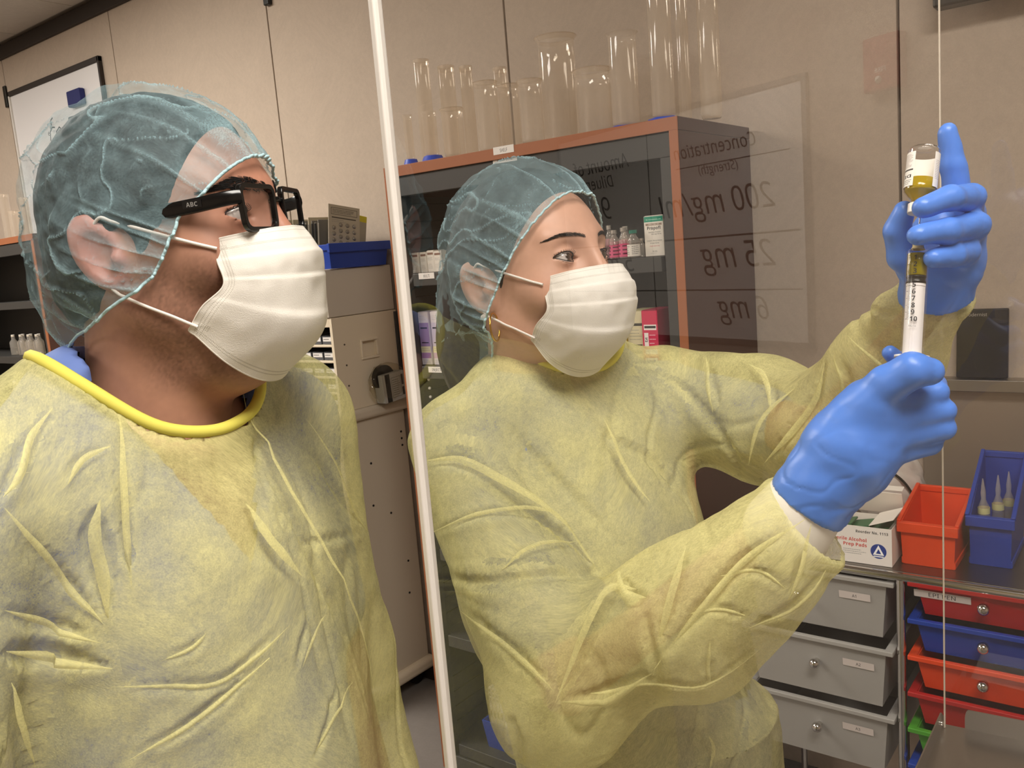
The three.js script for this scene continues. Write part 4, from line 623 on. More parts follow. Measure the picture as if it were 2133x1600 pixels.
// bouffant cap: a loose sheet round the hair down to its elastic edge
function capParts(group, put, hf, loose, c0, pole, cut, o) {
  const field = (x, y, z) => smin(loose(x, y, z), hf(x, y, z) - 0.004, 0.012);
  const N = 360, Mr = 150, z = pole.clone().normalize(), x = V(1, 0, 0).sub(z.clone().multiplyScalar(z.x)).normalize(), y = z.clone().cross(x), pos = [], idx = [], edge = [], col = [];
  const dirOf = (th, ph) => z.clone().multiplyScalar(Math.cos(th)).addScaledVector(x, Math.sin(th) * Math.cos(ph)).addScaledVector(y, Math.sin(th) * Math.sin(ph));
  const hit = d => { let t = 0.3; for (let i = 0; i < 90; i++) { const q = field(c0.x + d.x * t, c0.y + d.y * t, c0.z + d.z * t); if (q < 0.0003) break; t -= Math.max(q * 0.75, 0.0002); if (t < 0.01) break; } return t; };
  const ends = []; for (let i = 0; i < N; i++) { const ph = i / N * Math.PI * 2; let th = 0.3; for (; th < 3.05; th += 0.012) { const d = dirOf(th, ph), t = hit(d); if (!cut(c0.x + d.x * t, c0.y + d.y * t, c0.z + d.z * t)) break; } ends.push(th); }
  for (let r = 0; r < 3; r++) { const e = ends.slice(); for (let i = 0; i < N; i++) ends[i] = (e[(i + N - 1) % N] + 2 * e[i] + e[(i + 1) % N]) / 4; }
  for (let j = 0; j <= Mr; j++) for (let i = 0; i < N; i++) {
    const ph = i / N * Math.PI * 2, t = j / Mr, th = ends[i] * Math.pow(t, 0.92), d = dirOf(Math.max(th, 0.001), ph), r0 = hit(d), px = d.x, py = d.y, pz = d.z;
    const g = Math.abs(noise(Math.cos(ph) * o.gather, Math.sin(ph) * o.gather, o.seed + t * 0.6)), gather = sstep(0.4, 1, t), big = noise(px * 3.2 + o.seed, py * 3.2, pz * 3.2), c1 = noise(px * 1.3 + o.seed, py * 2.9 + big * 0.5, pz * 0.9), c2 = noise(px * 2.1 + 9, py * 3.4 + o.seed + big * 0.3, pz * 1.7);
    const k1 = Math.exp(-((c1 / 0.014) ** 2)), k2 = Math.exp(-((c2 / 0.012) ** 2)) * 0.7 * sstep(-0.2, 0.25, big), kg = (1 - sstep(0, 0.12, g)) * gather, line = Math.max(k1, k2, kg * 0.75);
    const r = r0 + 0.006 * big * (1 - t * 0.6) + 0.0028 * line + 0.004 * gather * (0.3 - g) + 0.0012 * noise(px * 11, py * 11, pz * 11);
    pos.push(c0.x + px * r, c0.y + py * r, c0.z + pz * r); const a = o.alpha + 0.42 * line + 0.12 * sstep(0.8, 1, t) + 0.1 * noise(px * 9 + 3, py * 9, pz * 9), w = 1; col.push(w, w, w, clamp(a, 0.12, 0.96));
    if (j === Mr) edge.push(V(c0.x + px * r, c0.y + py * r, c0.z + pz * r));
  }
  for (let j = 0; j < Mr; j++) for (let i = 0; i < N; i++) { const a = j * N + i, b = j * N + (i + 1) % N, c = a + N, d = b + N; idx.push(a, c, b, b, c, d); }
  const g = new THREE.BufferGeometry(); g.setAttribute('position', new THREE.Float32BufferAttribute(pos, 3)); g.setAttribute('color', new THREE.Float32BufferAttribute(col, 4)); g.setIndex(idx); g.computeVertexNormals();
  const m = mesh('bouffant_cap', shell(put(g)), M.capCloth, group);
  const e2 = edge.map((p, i) => p.clone().multiplyScalar(1 + 0.003 * Math.sin(i * 2.4) + 0.004 * Math.sin(i * 1.1)));
  mesh('elastic_edge', put(tube(e2, 0.0014, 900, 6, true)), std(0xb6d8df, 0.75), m);
  return m;
}
// ---------- gown, scrubs, body ----------
function gownParts(group, fr, f, o) {
  const g0 = surfaceNet((x, y, z) => Math.max(f(x, y, z), -o.neck(x, y, z)), o.lo, o.hi, o.h);
  drop(g0, (x, y, z) => Math.abs(o.neck(x, y, z)) < o.h * 0.8 && f(x, y, z) < -o.h * 0.9);
  const fold = foldLines(f, fr, o.folds);
  const drape = (x, y, z) => {
    const s = fold.lift(x, y, z), q = o.flow(x, y, z), n1 = noise(q[0] * 7, q[1] * 7, q[2] * 7), n0 = noise(q[0] * 13 + 3, q[1] * 11, q[2] * 13), n2 = noise(q[0] * 11 + n1 * 0.8, q[1] * 11, q[2] * 11 + 4), rg = clamp(1 - Math.abs(n2) / 0.09);
    return (0.004 + s + 0.011 * n1 + 0.006 * n0 + 0.0035 * rg * sstep(-0.2, 0.25, n1) + 0.0012 * noise(x * 38, y * 38, z * 38)) * sstep(0, 0.02, Math.abs(o.neck(x, y, z)));
  };
  push(g0, drape);
  // where the cloth is folded double a second layer lies under the crease
  const grad3 = p => V(f(p.x + 0.002, p.y, p.z) - f(p.x - 0.002, p.y, p.z), f(p.x, p.y + 0.002, p.z) - f(p.x, p.y - 0.002, p.z), f(p.x, p.y, p.z + 0.002) - f(p.x, p.y, p.z - 0.002)).normalize();
  const layers = [g0];
  for (const [q, w] of fold.paths) {
    if (q.some((p, i) => i && p.distanceTo(q[i - 1]) > 0.035)) continue;
    const pos = [], idx = [], K = 4;
    q.forEach((p, i) => { const T = q[Math.min(i + 1, q.length - 1)].clone().sub(q[Math.max(i - 1, 0)]).normalize(), S = T.cross(grad3(p)).normalize(), wd = w * 0.3 * Math.min(1, Math.min(i + 0.3, q.length - 0.7 - i) / (q.length * 0.3)); for (let k = 0; k <= K; k++) { const a = p.clone().addScaledVector(S, (k / K * 2 - 1) * wd); a.addScaledVector(grad3(a), -f(a.x, a.y, a.z)); const d = drape(a.x, a.y, a.z); a.addScaledVector(grad3(a), d - 0.0022); pos.push(a.x, a.y, a.z); } });
    for (let i = 0; i + 1 < q.length; i++) for (let k = 0; k < K; k++) { const a = i * (K + 1) + k, b = a + 1, c = a + K + 1, d = c + 1; idx.push(a, b, c, b, d, c); }
    const r = new THREE.BufferGeometry(); r.setAttribute('position', new THREE.Float32BufferAttribute(pos, 3)); r.setIndex(idx); r.computeVertexNormals(); layers.push(r);
  }
  const g1 = mergeIdx(layers);
  const m = mesh('isolation_gown', shell(g1), M.gown, group);
  const pts = []; for (let i = 0; i < 72; i++) { const t = i / 72 * Math.PI * 2, q = o.ring(t); let y = 0.16; for (let k = 0; k < 200; k++) { const p = o.lift(q, y); if (f(p.x, p.y, p.z) < 0) break; y -= 0.0015; } pts.push(o.lift(q, y)); }
  for (let r = 0; r < 2; r++) { const e = pts.map(p => p.clone()); for (let i = 0; i < 72; i++) pts[i].copy(e[(i + 71) % 72]).add(e[(i + 1) % 72]).addScaledVector(e[i], 2).multiplyScalar(0.25); }
  const band = tube(pts, 0.0055, 260, 8, true); mesh('neck_binding', band, M.binding, m);
  return m;
}
const skinTone = (g, f) => paint(g, f);
function neckHole(c, rx, rz, tilt) { // elliptical well round the neck; tilt lowers the front
  const q = new THREE.Quaternion().setFromAxisAngle(V(1, 0, 0), tilt), qi = q.clone().invert(), v = V(0, 0, 0);
  return { sdf: (x, y, z) => { v.set(x - c.x, y - c.y, z - c.z).applyQuaternion(qi); const k0 = Math.hypot(v.x / rx, v.z / rz), k1 = Math.hypot(v.x / (rx * rx), v.z / (rz * rz)) || 1e-9; return Math.max(k0 * (k0 - 1) / k1, -0.14 - v.y); }, ring: t => [rx * Math.cos(t), rz * Math.sin(t)], lift: (r, y) => V(r[0], y, r[1]).applyQuaternion(q).add(c) };
}
function lowerBody(group, mat, dx = 0) {
  for (const s of [-1, 1]) {
    const put = g => g.translate(dx, 0, dx * 0.4);
    const f = blend([[cap(V(s * 0.085, 0.9, 0), V(s * 0.1, 0.12, -0.01), 0.09, 0.062)], [cap(V(s * 0.1, 0.12, -0.01), V(s * 0.1, 0.085, -0.01), 0.066, 0.066), 0.02]]);
    mesh('trouser_leg', put(paint(surfaceNet((x, y, z) => Math.max(f(x, y, z), 0.055 - y), V(s * 0.1 - 0.16, 0.03, -0.16), V(s * 0.1 + 0.16, 0.96, 0.16), 0.012), () => [1, 1, 1])), mat, group);
    const sh = blend([[cap(V(s * 0.1, 0.045, -0.06), V(s * 0.115, 0.035, 0.14), 0.042, 0.036)], [cap(V(s * 0.1, 0.08, -0.03), V(s * 0.1, 0.1, -0.02), 0.045, 0.045), 0.03]]);
    mesh('shoe', put(surfaceNet((x, y, z) => Math.max(sh(x, y, z), 0.001 - y), V(s * 0.1 - 0.08, -0.02, -0.14), V(s * 0.1 + 0.1, 0.17, 0.22), 0.007)), std(0x2b2a2c, 0.6), group);
  }
}
const MAN = {}, WOMAN = {};
{ // ===== the man =====
  const hm = placeHead(260, 527, 0.71, 10, 6, 9, 1.0), neck = V(0, -0.14, -0.05).applyMatrix4(hm), yaw = THREE.MathUtils.degToRad(98), fr = frame(V(neck.x, 0, neck.z), yaw), NY = neck.y;
  const o = thing('person', 'person in yellow gown, blue mesh cap, black glasses and mask, standing sideways', 'person', [neck.x, 0, neck.z], yaw);
  MAN.fr = fr; MAN.hm = hm;
  const hf = headField(false), hmi = hm.clone().invert();
  // body: fine head merged with a coarse trunk
  const trunk = blend([[ellp(V(0, NY - 0.22, 0), V(0.17, 0.25, 0.11))], [cap(V(-0.15, NY - 0.05, -0.01), V(0.15, NY - 0.05, -0.01), 0.055, 0.055), 0.06], [cap(V(0, NY - 0.05, -0.01), V(0, NY + 0.03, 0), 0.06, 0.055), 0.05], [ellp(V(0, NY - 0.5, 0.01), V(0.165, 0.2, 0.12)), 0.1],
    [cap(V(-0.18, NY - 0.06, -0.01), V(-0.275, NY - 0.32, 0), 0.05, 0.042), 0.04], [cap(V(-0.275, NY - 0.32, 0), V(-0.26, NY - 0.6, 0.09), 0.04, 0.03), 0.03], [cap(V(0.165, NY - 0.06, -0.01), V(0.19, NY - 0.34, 0.01), 0.045, 0.04), 0.04], [cap(V(0.19, NY - 0.34, 0.01), V(0.16, NY - 0.6, 0.1), 0.04, 0.03), 0.03]]);
  const hg = surfaceNet(hf, V(-0.11, -0.185, -0.13), V(0.11, 0.15, 0.145), 0.0022);
  paint(hg, (x, y, z) => { const n = 1 + 0.08 * noise(x * 60, y * 60, z * 60) + 0.06 * noise(x * 200, y * 200, z * 200), beard = sstep(0.005, -0.03, y) * sstep(-0.03, 0.01, z) * sstep(-0.135, -0.105, y), st = 1 - beard * (0.32 + 0.28 * noise(x * 420, y * 420, z * 420)), ear = sstep(0.074, 0.08, Math.abs(x)), warm = sstep(0.05, 0.1, z); return [(0.46 + 0.08 * ear + 0.04 * warm) * n * st, (0.235 + 0.02 * ear) * n * st, (0.155 + 0.05 * ear) * n * st]; });
  hg.applyMatrix4(hm.clone().premultiply(fr.inv));
  const tg = surfaceNet((x, y, z) => trunk(x, y, z) + 0.009, V(-0.38, NY - 0.8, -0.2), V(0.34, NY + 0.1, 0.24), 0.011); paint(tg, () => [0.42, 0.215, 0.14]);
  const body = mesh('body', mergeIdx([hg, tg]), M.skin, o); body.geometry.computeVertexNormals();
  const { put } = headParts(o, fr, hm, hf, { gaze: [0.1, -0.02], lash: 0.0005, brow: { n: 420, x0: 0.008, x1: 0.056, y: 0.041, arch: 0.006, h: 0.0055, r: 0.0003 }, hairMat: M.hair });
  // short hair under the cap
  const hairF = (x, y, z) => { const d = smin(dEll(x, y - 0.04, z + 0.009, 0.0815, 0.0985, 0.105), dEll(x, y + 0.02, z + 0.05, 0.068, 0.06, 0.06), 0.03) + 0.0016 * noise(x * 120, y * 60, z * 120); const line = z < 0.03 ? -0.06 + (z + 0.1) * 0.25 : z - 0.03 + -0.02 + (z - 0.03) * 1.6; return Math.max(d, line - y, z - 0.062 - (y - 0.08) * 0.4, dEll(ax(x) - 0.085, y, z + 0.008, 0.02, 0.026, 0.022) * -1); };
  mesh('hair', put(surfaceNet(hairF, V(-0.1, -0.11, -0.14), V(0.1, 0.16, 0.13), 0.003)), M.hair, o);
  // cap
  const capF = (x, y, z) => { let d = dEll(x, y - 0.042, z + 0.014, 0.0865, 0.104, 0.112); d = smin(d, dEll(x, y + 0.03, z + 0.062, 0.068, 0.07, 0.062), 0.05); d = smin(d, dEll(ax(x) - 0.074, y - 0.0, z + 0.02, 0.022, 0.045, 0.034), 0.03); return d; };
  const ky = curve1([[-0.14, -0.095], [-0.0755, -0.066], [-0.035, -0.05], [0.0, -0.036], [0.02, -0.024], [0.035, -0.004], [0.055, 0.026], [0.074, 0.042], [0.1, 0.074], [0.13, 0.1]]);
  capParts(o, put, hf, capF, V(0, 0.03, -0.02), V(0, 0.55, -1), (x, y, z) => y > ky(z), { gather: 5, seed: 3, alpha: 0.22 });
  maskParts(o, put, hf, [[0.0565, 0.001, 0.067], [0.062, -0.018, 0.073], [0.0645, -0.036, 0.076], [0.066, -0.052, 0.054], [0.062, -0.07, 0.036]], [[0.006, 0.121], [-0.018, 0.133], [-0.045, 0.131], [-0.088, 0.124], [-0.127, 0.08]], [0.082, 0.03, -0.012], [0.08, -0.032, -0.01]);
  { // glasses
    const fm = std(0x0d0c0c, 0.22), gz = 0.104, gy = 0.0235, parts = [];
    const rim = s => { const w = 0.0262, h = 0.0195, r = 0.011, sh = new THREE.Shape(); const rrp = (S, w2, h2, r2) => { S.moveTo(-w2 + r2, -h2); S.lineTo(w2 - r2, -h2); S.quadraticCurveTo(w2, -h2, w2, -h2 + r2); S.lineTo(w2 + 0.001, h2 - r2 * 0.6); S.quadraticCurveTo(w2, h2, w2 - r2 * 0.6, h2); S.lineTo(-w2 + r2 * 0.6, h2); S.quadraticCurveTo(-w2, h2, -w2 - 0.001, h2 - r2 * 0.6); S.lineTo(-w2, -h2 + r2); S.quadraticCurveTo(-w2, -h2, -w2 + r2, -h2); }; rrp(sh, w, h, r); const hole = new THREE.Path(); rrp(hole, w - 0.0032, h - 0.0032, r - 0.002); sh.holes.push(hole); const g = new THREE.ExtrudeGeometry(sh, { depth: 0.0034, bevelEnabled: true, bevelThickness: 0.0006, bevelSize: 0.0005, bevelSegments: 2, curveSegments: 10 }); g.rotateY(s * 0.1); return g.translate(s * 0.0345, gy, gz - 0.002); };
    const gl = new THREE.Group(); gl.name = 'glasses'; o.add(gl); gl.userData.label = 'thick black rectangular glasses';
    for (const s of [-1, 1]) {
      mesh('lens_rim', put(rim(s)), fm, gl);
      mesh('lens', put(new THREE.CircleGeometry(1, 40).scale(0.0245, 0.0178, 1).rotateY(s * 0.1).translate(s * 0.0345, gy, gz)), phys(0xffffff, 0, { transmission: 1, thickness: 0, ior: 1.5 }), gl);
      const tp = [V(s * 0.0612, gy + 0.009, gz - 0.002), V(s * 0.069, gy + 0.0085, gz - 0.012), V(s * 0.074, gy + 0.006, 0.05), V(s * 0.0775, gy + 0.002, 0.0), V(s * 0.078, gy - 0.012, -0.028)];
      const tg2 = tube(tp, 0.003, 40, 10); const c = new THREE.CatmullRomCurve3(tp); // widen the temple upright
      const p = tg2.attributes.position; for (let i = 0; i < p.count; i++) { const k = Math.floor(i / 11) / 40, m = c.getPoint(k); p.setXYZ(i, m.x + (p.getX(i) - m.x) * 0.7, m.y + (p.getY(i) - m.y) * 2.0, m.z + (p.getZ(i) - m.z)); } tg2.computeVertexNormals();
      const te = mesh('temple', put(tg2), fm, gl);
      if (s < 0) { const l = plateGeo(0.016, 0.0062).rotateY(-Math.PI / 2 + 0.1).translate(-0.0745, gy + 0.0072, 0.066); mesh('temple_mark', put(l), std(0xffffff, 0.4, { map: labelTex('ABC', 128, 48, { bg: '#0d0c0c', fg: '#8d8a86', size: 40, bold: true }) }), te); }
    }
    mesh('bridge', put(tube([V(-0.0095, gy + 0.006, gz), V(0, gy + 0.008, gz + 0.003), V(0.0095, gy + 0.006, gz)], 0.0024, 16, 8)), fm, gl);
  }
  // scrub top with V neck
  const scr = blend([[ellp(V(0, NY - 0.22, 0), V(0.18, 0.25, 0.12))], [cap(V(-0.16, NY - 0.045, -0.012), V(0.16, NY - 0.045, -0.012), 0.062, 0.062), 0.06], [cap(V(-0.05, NY + 0.014, -0.02), V(0.05, NY + 0.014, -0.02), 0.055, 0.055), 0.05], [ellp(V(0, NY - 0.52, 0.005), V(0.172, 0.24, 0.13)), 0.1],
    [cap(V(-0.185, NY - 0.055, -0.01), V(-0.255, NY - 0.25, 0), 0.052, 0.052), 0.04], [cap(V(0.17, NY - 0.055, -0.01), V(0.19, NY - 0.27, 0.005), 0.048, 0.046), 0.05]]);
  const vh = neckHole(V(0, NY + 0.0, 0.004), 0.07, 0.07, 0.3);
  const vcut = (x, y, z) => Math.min(vh.sdf(x, y, z), Math.max(Math.abs(x) * 0.9 - (y - (NY - 0.15)) * 0.42, 0.02 - z, y - NY - 0.2));
  // gown
  const gf = blend([[ellp(V(0.008, NY - 0.23, 0.0), V(0.192, 0.275, 0.145))], [cap(V(-0.165, NY - 0.045, -0.012), V(0.165, NY - 0.045, -0.012), 0.075, 0.075), 0.06], [cap(V(-0.08, NY + 0.0, -0.02), V(0.08, NY + 0.0, -0.02), 0.06, 0.06), 0.05], [ellp(V(0, NY - 0.52, 0.01), V(0.2, 0.27, 0.155)), 0.1],
    [(x, y, z) => { const t = clamp((NY - 0.5 - y) / 0.5), r = 0.19 + 0.05 * t; return Math.max((Math.hypot(x, z * 1.25) - r) * 0.8, y - NY + 0.5, 0.42 - y); }, 0.08],
    [cap(V(-0.19, NY - 0.06, -0.01), V(-0.28, NY - 0.31, 0.0), 0.08, 0.078), 0.016], [cap(V(-0.28, NY - 0.31, 0.0), V(-0.265, NY - 0.58, 0.09), 0.078, 0.062), 0.014],
    [cap(V(0.175, NY - 0.06, -0.005), V(0.195, NY - 0.33, 0.01), 0.07, 0.066), 0.035], [cap(V(0.195, NY - 0.33, 0.01), V(0.165, NY - 0.58, 0.1), 0.066, 0.056), 0.03]]);
  const nh = neckHole(V(0, NY + 0.0, 0.002), 0.1, 0.094, 0.1);
  const sg = surfaceNet((x, y, z) => Math.max(scr(x, y, z), gf(x, y, z) - 0.03 + 0.046 * sstep(0, 0.03, nh.sdf(x, y, z)), -vcut(x, y, z)), V(-0.36, NY - 0.82, -0.24), V(0.36, NY + 0.1, 0.26), 0.007); drop(sg, (x, y, z) => Math.abs(vcut(x, y, z)) < 0.006 && scr(x, y, z) < -0.008);
  mesh('scrub_top', paint(push(sg, (x, y, z) => 0.003 * noise(x * 14, y * 14, z * 14)), (x, y, z) => { const n = 1 + 0.08 * noise(x * 30, y * 30, z * 30); return [n, n, n]; }), M.scrubBlue, o);
  gownParts(o, fr, gf, { lo: V(-0.42, 0.4, -0.26), hi: V(0.4, NY + 0.1, 0.3), h: 0.0045, neck: nh.sdf, ring: nh.ring, lift: nh.lift, flow: (x, y, z) => [x, y * 0.45, z],
    folds: [[[[495, 800], [560, 960], [650, 1130], [740, 1330], [800, 1590]], 0.007, 0.006], [[[250, 850], [255, 1000], [265, 1140], [275, 1230]], 0.007, 0.009], [[[210, 1040], [195, 1110], [215, 1200], [225, 1290]], 0.012, 0.016], [[[0, 1060], [80, 1150], [150, 1230], [215, 1300]], 0.008, 0.01], [[[0, 1270], [90, 1300], [210, 1340]], 0.008, 0.009], [[[0, 1355], [100, 1370], [235, 1392]], 0.011, 0.012], [[[270, 1580], [380, 1520], [470, 1450], [560, 1370]], 0.008, 0.008], [[[240, 1430], [350, 1430], [450, 1425], [540, 1360], [600, 1300]], 0.006, 0.007], [[[510, 1050], [560, 1130], [620, 1200]], 0.007, 0.014], [[[640, 1130], [700, 1120], [770, 1105]], 0.006, 0.006], [[[620, 880], [680, 960], [720, 1040], [770, 1110]], 0.008, 0.009], [[[110, 850], [60, 920], [30, 1000], [0, 1040]], 0.008, 0.009], [[[660, 1280], [640, 1340], [625, 1390]], 0.006, 0.006], [[[720, 1420], [690, 1500], [650, 1590]], 0.006, 0.007], [[[230, 930], [170, 960], [140, 1010]], 0.006, 0.008], [[[10, 1420], [20, 1500], [45, 1595]], 0.007, 0.008], [[[330, 1380], [400, 1350], [430, 1320]], 0.005, 0.006]] });
  lowerBody(o, M.scrubBlue);
}
{ // ===== the woman =====
  const hm = placeHead(1024, 599, 1.025, 46, 4, 6, 1.0), neck = V(0, -0.14, -0.052).applyMatrix4(hm).add(V(0.05, 0.012, -0.035)), yaw = THREE.MathUtils.degToRad(62), fr = frame(V(neck.x, 0, neck.z), yaw), NY = neck.y;
  const o = thing('person', 'person in yellow gown and blue gloves holding a syringe up to a vial', 'person', [neck.x, 0, neck.z], yaw), A = fr.at;
  const hf = headField(true);
  const RS = V(-0.16, NY - 0.055, -0.01), LS = V(0.165, NY - 0.05, -0.01), RE = A(1185, 1425, 0.94), RW = A(1690, 1040, 0.8), LE = A(1715, 905, 1.02), LW = A(1950, 620, 0.84);
  const sag = A(1440, 1300, 0.88), sag2 = A(1610, 1180, 0.83), RWc = A(1662, 1098, 0.81), LM = A(1860, 745, 0.92), LWc = A(1948, 632, 0.85), LB = A(1590, 878, 1.1);
  const trunk = blend([[ellp(V(0, NY - 0.2, 0), V(0.145, 0.22, 0.095))], [cap(V(-0.13, NY - 0.05, -0.01), V(0.13, NY - 0.05, -0.01), 0.045, 0.045), 0.06], [cap(V(0, NY - 0.05, -0.01), V(0, NY + 0.03, 0), 0.052, 0.048), 0.05], [ellp(V(0.05, NY - 0.48, 0.02), V(0.135, 0.2, 0.1)), 0.1],
    [cap(RS, RE, 0.045, 0.038), 0.03], [cap(RE, RW, 0.038, 0.026), 0.02], [cap(LS, LB, 0.045, 0.04), 0.03], [cap(LB, LE, 0.04, 0.038), 0.03], [cap(LE, LW, 0.038, 0.026), 0.02]]);
  const hg = surfaceNet(hf, V(-0.11, -0.185, -0.13), V(0.11, 0.15, 0.145), 0.0018);
  paint(hg, (x, y, z) => { const n = 1 + 0.05 * noise(x * 60, y * 60, z * 60) + 0.04 * noise(x * 200, y * 200, z * 200), blush = sstep(0.03, 0.0, Math.hypot(ax(x) - 0.045, y + 0.01, z - 0.07)); return [0.63 * n, (0.36 - 0.04 * blush) * n, (0.25 - 0.03 * blush) * n]; });
  hg.applyMatrix4(hm.clone().premultiply(fr.inv));
  const tg = surfaceNet((x, y, z) => trunk(x, y, z) + 0.009, V(-0.45, NY - 0.8, -0.25), V(0.62, NY + 0.3, 0.75), 0.011); paint(tg, () => [0.56, 0.31, 0.205]);
  const body = mesh('body', mergeIdx([hg, tg]), M.skin, o); body.geometry.computeVertexNormals();
  const { put } = headParts(o, fr, hm, hf, { gaze: [0.16, 0.03], lash: 0.0008, brow: { n: 260, x0: 0.011, x1: 0.053, y: 0.0415, arch: 0.0055, h: 0.002, r: 0.00022 }, hairMat: M.hairBrown });
  const hairF = (x, y, z) => { const d = smin(dEll(x, y - 0.042, z + 0.012, 0.083, 0.1, 0.106), dEll(x, y + 0.07, z + 0.104, 0.07, 0.108, 0.062), 0.06) + 0.0018 * noise(x * 110, y * 40, z * 110); const line = z < -0.03 ? -0.19 : z < 0.0 ? -0.05 + (z) * 4.6 : -0.05 + z * 1.55; return Math.max(d, line - y, z - 0.066 - (y - 0.09) * 0.5, -dEll(ax(x) - 0.085, y, z + 0.008, 0.02, 0.028, 0.024)); };
  mesh('hair', put(surfaceNet(hairF, V(-0.11, -0.2, -0.2), V(0.11, 0.16, 0.13), 0.003)), M.hairBrown, o);
  const capF = (x, y, z) => { let d = dEll(x, y - 0.046, z + 0.016, 0.09, 0.109, 0.116); d = smin(d, dEll(x, y + 0.07, z + 0.104, 0.068, 0.108, 0.06), 0.05); d = smin(d, dEll(ax(x) - 0.074, y, z + 0.022, 0.022, 0.05, 0.034), 0.03); return d; };
  const ky = curve1([[-0.2, -0.3], [-0.09, -0.22], [-0.06, -0.125], [-0.035, -0.075], [-0.012, -0.045], [0.0, -0.03], [0.028, 0.012], [0.068, 0.062], [0.095, 0.108], [0.13, 0.15]]);
  capParts(o, put, hf, capF, V(0, 0.01, -0.035), V(0, 0.5, -1), (x, y, z) => y > ky(z), { gather: 6, seed: 8, alpha: 0.27 });
  const mk = maskParts(o, put, hf, [[0.0545, 0.0, 0.066], [0.06, -0.018, 0.071], [0.0625, -0.036, 0.073], [0.062, -0.052, 0.052], [0.0555, -0.068, 0.034]], [[0.005, 0.1225], [-0.018, 0.1335], [-0.045, 0.131], [-0.085, 0.114], [-0.121, 0.066]], [0.082, 0.03, -0.012], [0.08, -0.032, -0.01]); void mk;
  { const e = mesh('hoop_earring', put(new THREE.TorusGeometry(0.0165, 0.0011, 10, 48).rotateY(0.5).translate(-0.083, -0.047, 0.004)), std(0xd0a54a, 0.25, { metalness: 1 }), o); mesh('earring_pearl', put(new THREE.SphereGeometry(0.0042, 18, 12).translate(-0.085, -0.034, -0.01)), std(0xf0e8dc, 0.25), e); mesh('earring_back', put(new THREE.SphereGeometry(0.004, 18, 12).translate(0.085, -0.034, -0.01)), std(0xf0e8dc, 0.25), e); }
  const scr = blend([[ellp(V(0, NY - 0.2, 0), V(0.16, 0.23, 0.11))], [cap(V(-0.125, NY - 0.045, -0.012), V(0.14, NY - 0.045, -0.012), 0.046, 0.046), 0.06], [ellp(V(0, NY - 0.22, 0.06), V(0.12, 0.08, 0.07)), 0.06], [cap(V(-0.06, NY - 0.01, -0.02), V(0.06, NY - 0.01, -0.02), 0.05, 0.05), 0.05], [ellp(V(0.05, NY - 0.5, 0.025), V(0.15, 0.24, 0.12)), 0.1],
    [cap(RS, RS.clone().lerp(RE, 0.75), 0.044, 0.05), 0.04], [cap(LS, LB, 0.048, 0.046), 0.04]]);
  const vh = neckHole(V(0, NY, -0.012), 0.066, 0.064, 0.1);
  
  const gf = blend([[ellp(V(0, NY - 0.21, 0.0), V(0.18, 0.25, 0.13))], [cap(V(-0.14, NY - 0.045, -0.012), V(0.145, NY - 0.045, -0.012), 0.06, 0.066), 0.06], [ellp(V(0, NY - 0.23, 0.075), V(0.135, 0.1, 0.08)), 0.07], [cap(V(-0.07, NY - 0.005, -0.02), V(0.07, NY - 0.005, -0.02), 0.058, 0.058), 0.05], [ellp(V(0.05, NY - 0.5, 0.03), V(0.17, 0.25, 0.14)), 0.1],
    [(x, y, z) => { const t = clamp((NY - 0.48 - y) / 0.5), r = 0.15 + 0.06 * t; return Math.max((Math.hypot(x - 0.09, (z - 0.04) * 1.2) - r) * 0.82, y - NY + 0.48, 0.4 - y); }, 0.08],
    [cap(RS, RE, 0.064, 0.084), 0.012], [cap(RE, A(1700, 1060, 0.805), 0.084, 0.045), 0.03], [cap(sag, sag2, 0.074, 0.05), 0.05],
    [cap(LS, LB, 0.078, 0.08), 0.025], [cap(LB, LE, 0.08, 0.075), 0.03], [cap(LE, LM, 0.066, 0.056), 0.03], [cap(LM, LWc, 0.055, 0.036), 0.03], [cap(A(1840, 640, 0.86), A(1890, 650, 0.86), 0.02, 0.03), 0.03]]);
  const nh = neckHole(V(0, NY + 0.0, -0.012), 0.078, 0.072, 0.02);
  const sg = surfaceNet((x, y, z) => Math.max(scr(x, y, z), gf(x, y, z) - 0.03 + 0.046 * sstep(0, 0.03, nh.sdf(x, y, z)), -vh.sdf(x, y, z)), V(-0.36, NY - 0.8, -0.24), V(0.5, NY + 0.1, 0.5), 0.007); drop(sg, (x, y, z) => Math.abs(vh.sdf(x, y, z)) < 0.006 && scr(x, y, z) < -0.008);
  mesh('scrub_top', paint(push(sg, (x, y, z) => 0.003 * noise(x * 14, y * 14, z * 14)), (x, y, z) => { const n = 1 + 0.08 * noise(x * 30, y * 30, z * 30); return [n, n, n]; }), M.scrubDark, o);
  const cr = A(1668, 1072, 0.808), nr = RW.clone().sub(RE).normalize(), cl = A(1950, 606, 0.832), nl = LW.clone().sub(LM).normalize();
  const cuts = (x, y, z) => Math.min(nh.sdf(x, y, z), Math.max(Math.hypot(x - cr.x, y - cr.y, z - cr.z) - 0.1, -((x - cr.x) * nr.x + (y - cr.y) * nr.y + (z - cr.z) * nr.z)), Math.max(Math.hypot(x - cl.x, y - cl.y, z - cl.z) - 0.09, -((x - cl.x) * nl.x + (y - cl.y) * nl.y + (z - cl.z) * nl.z)));
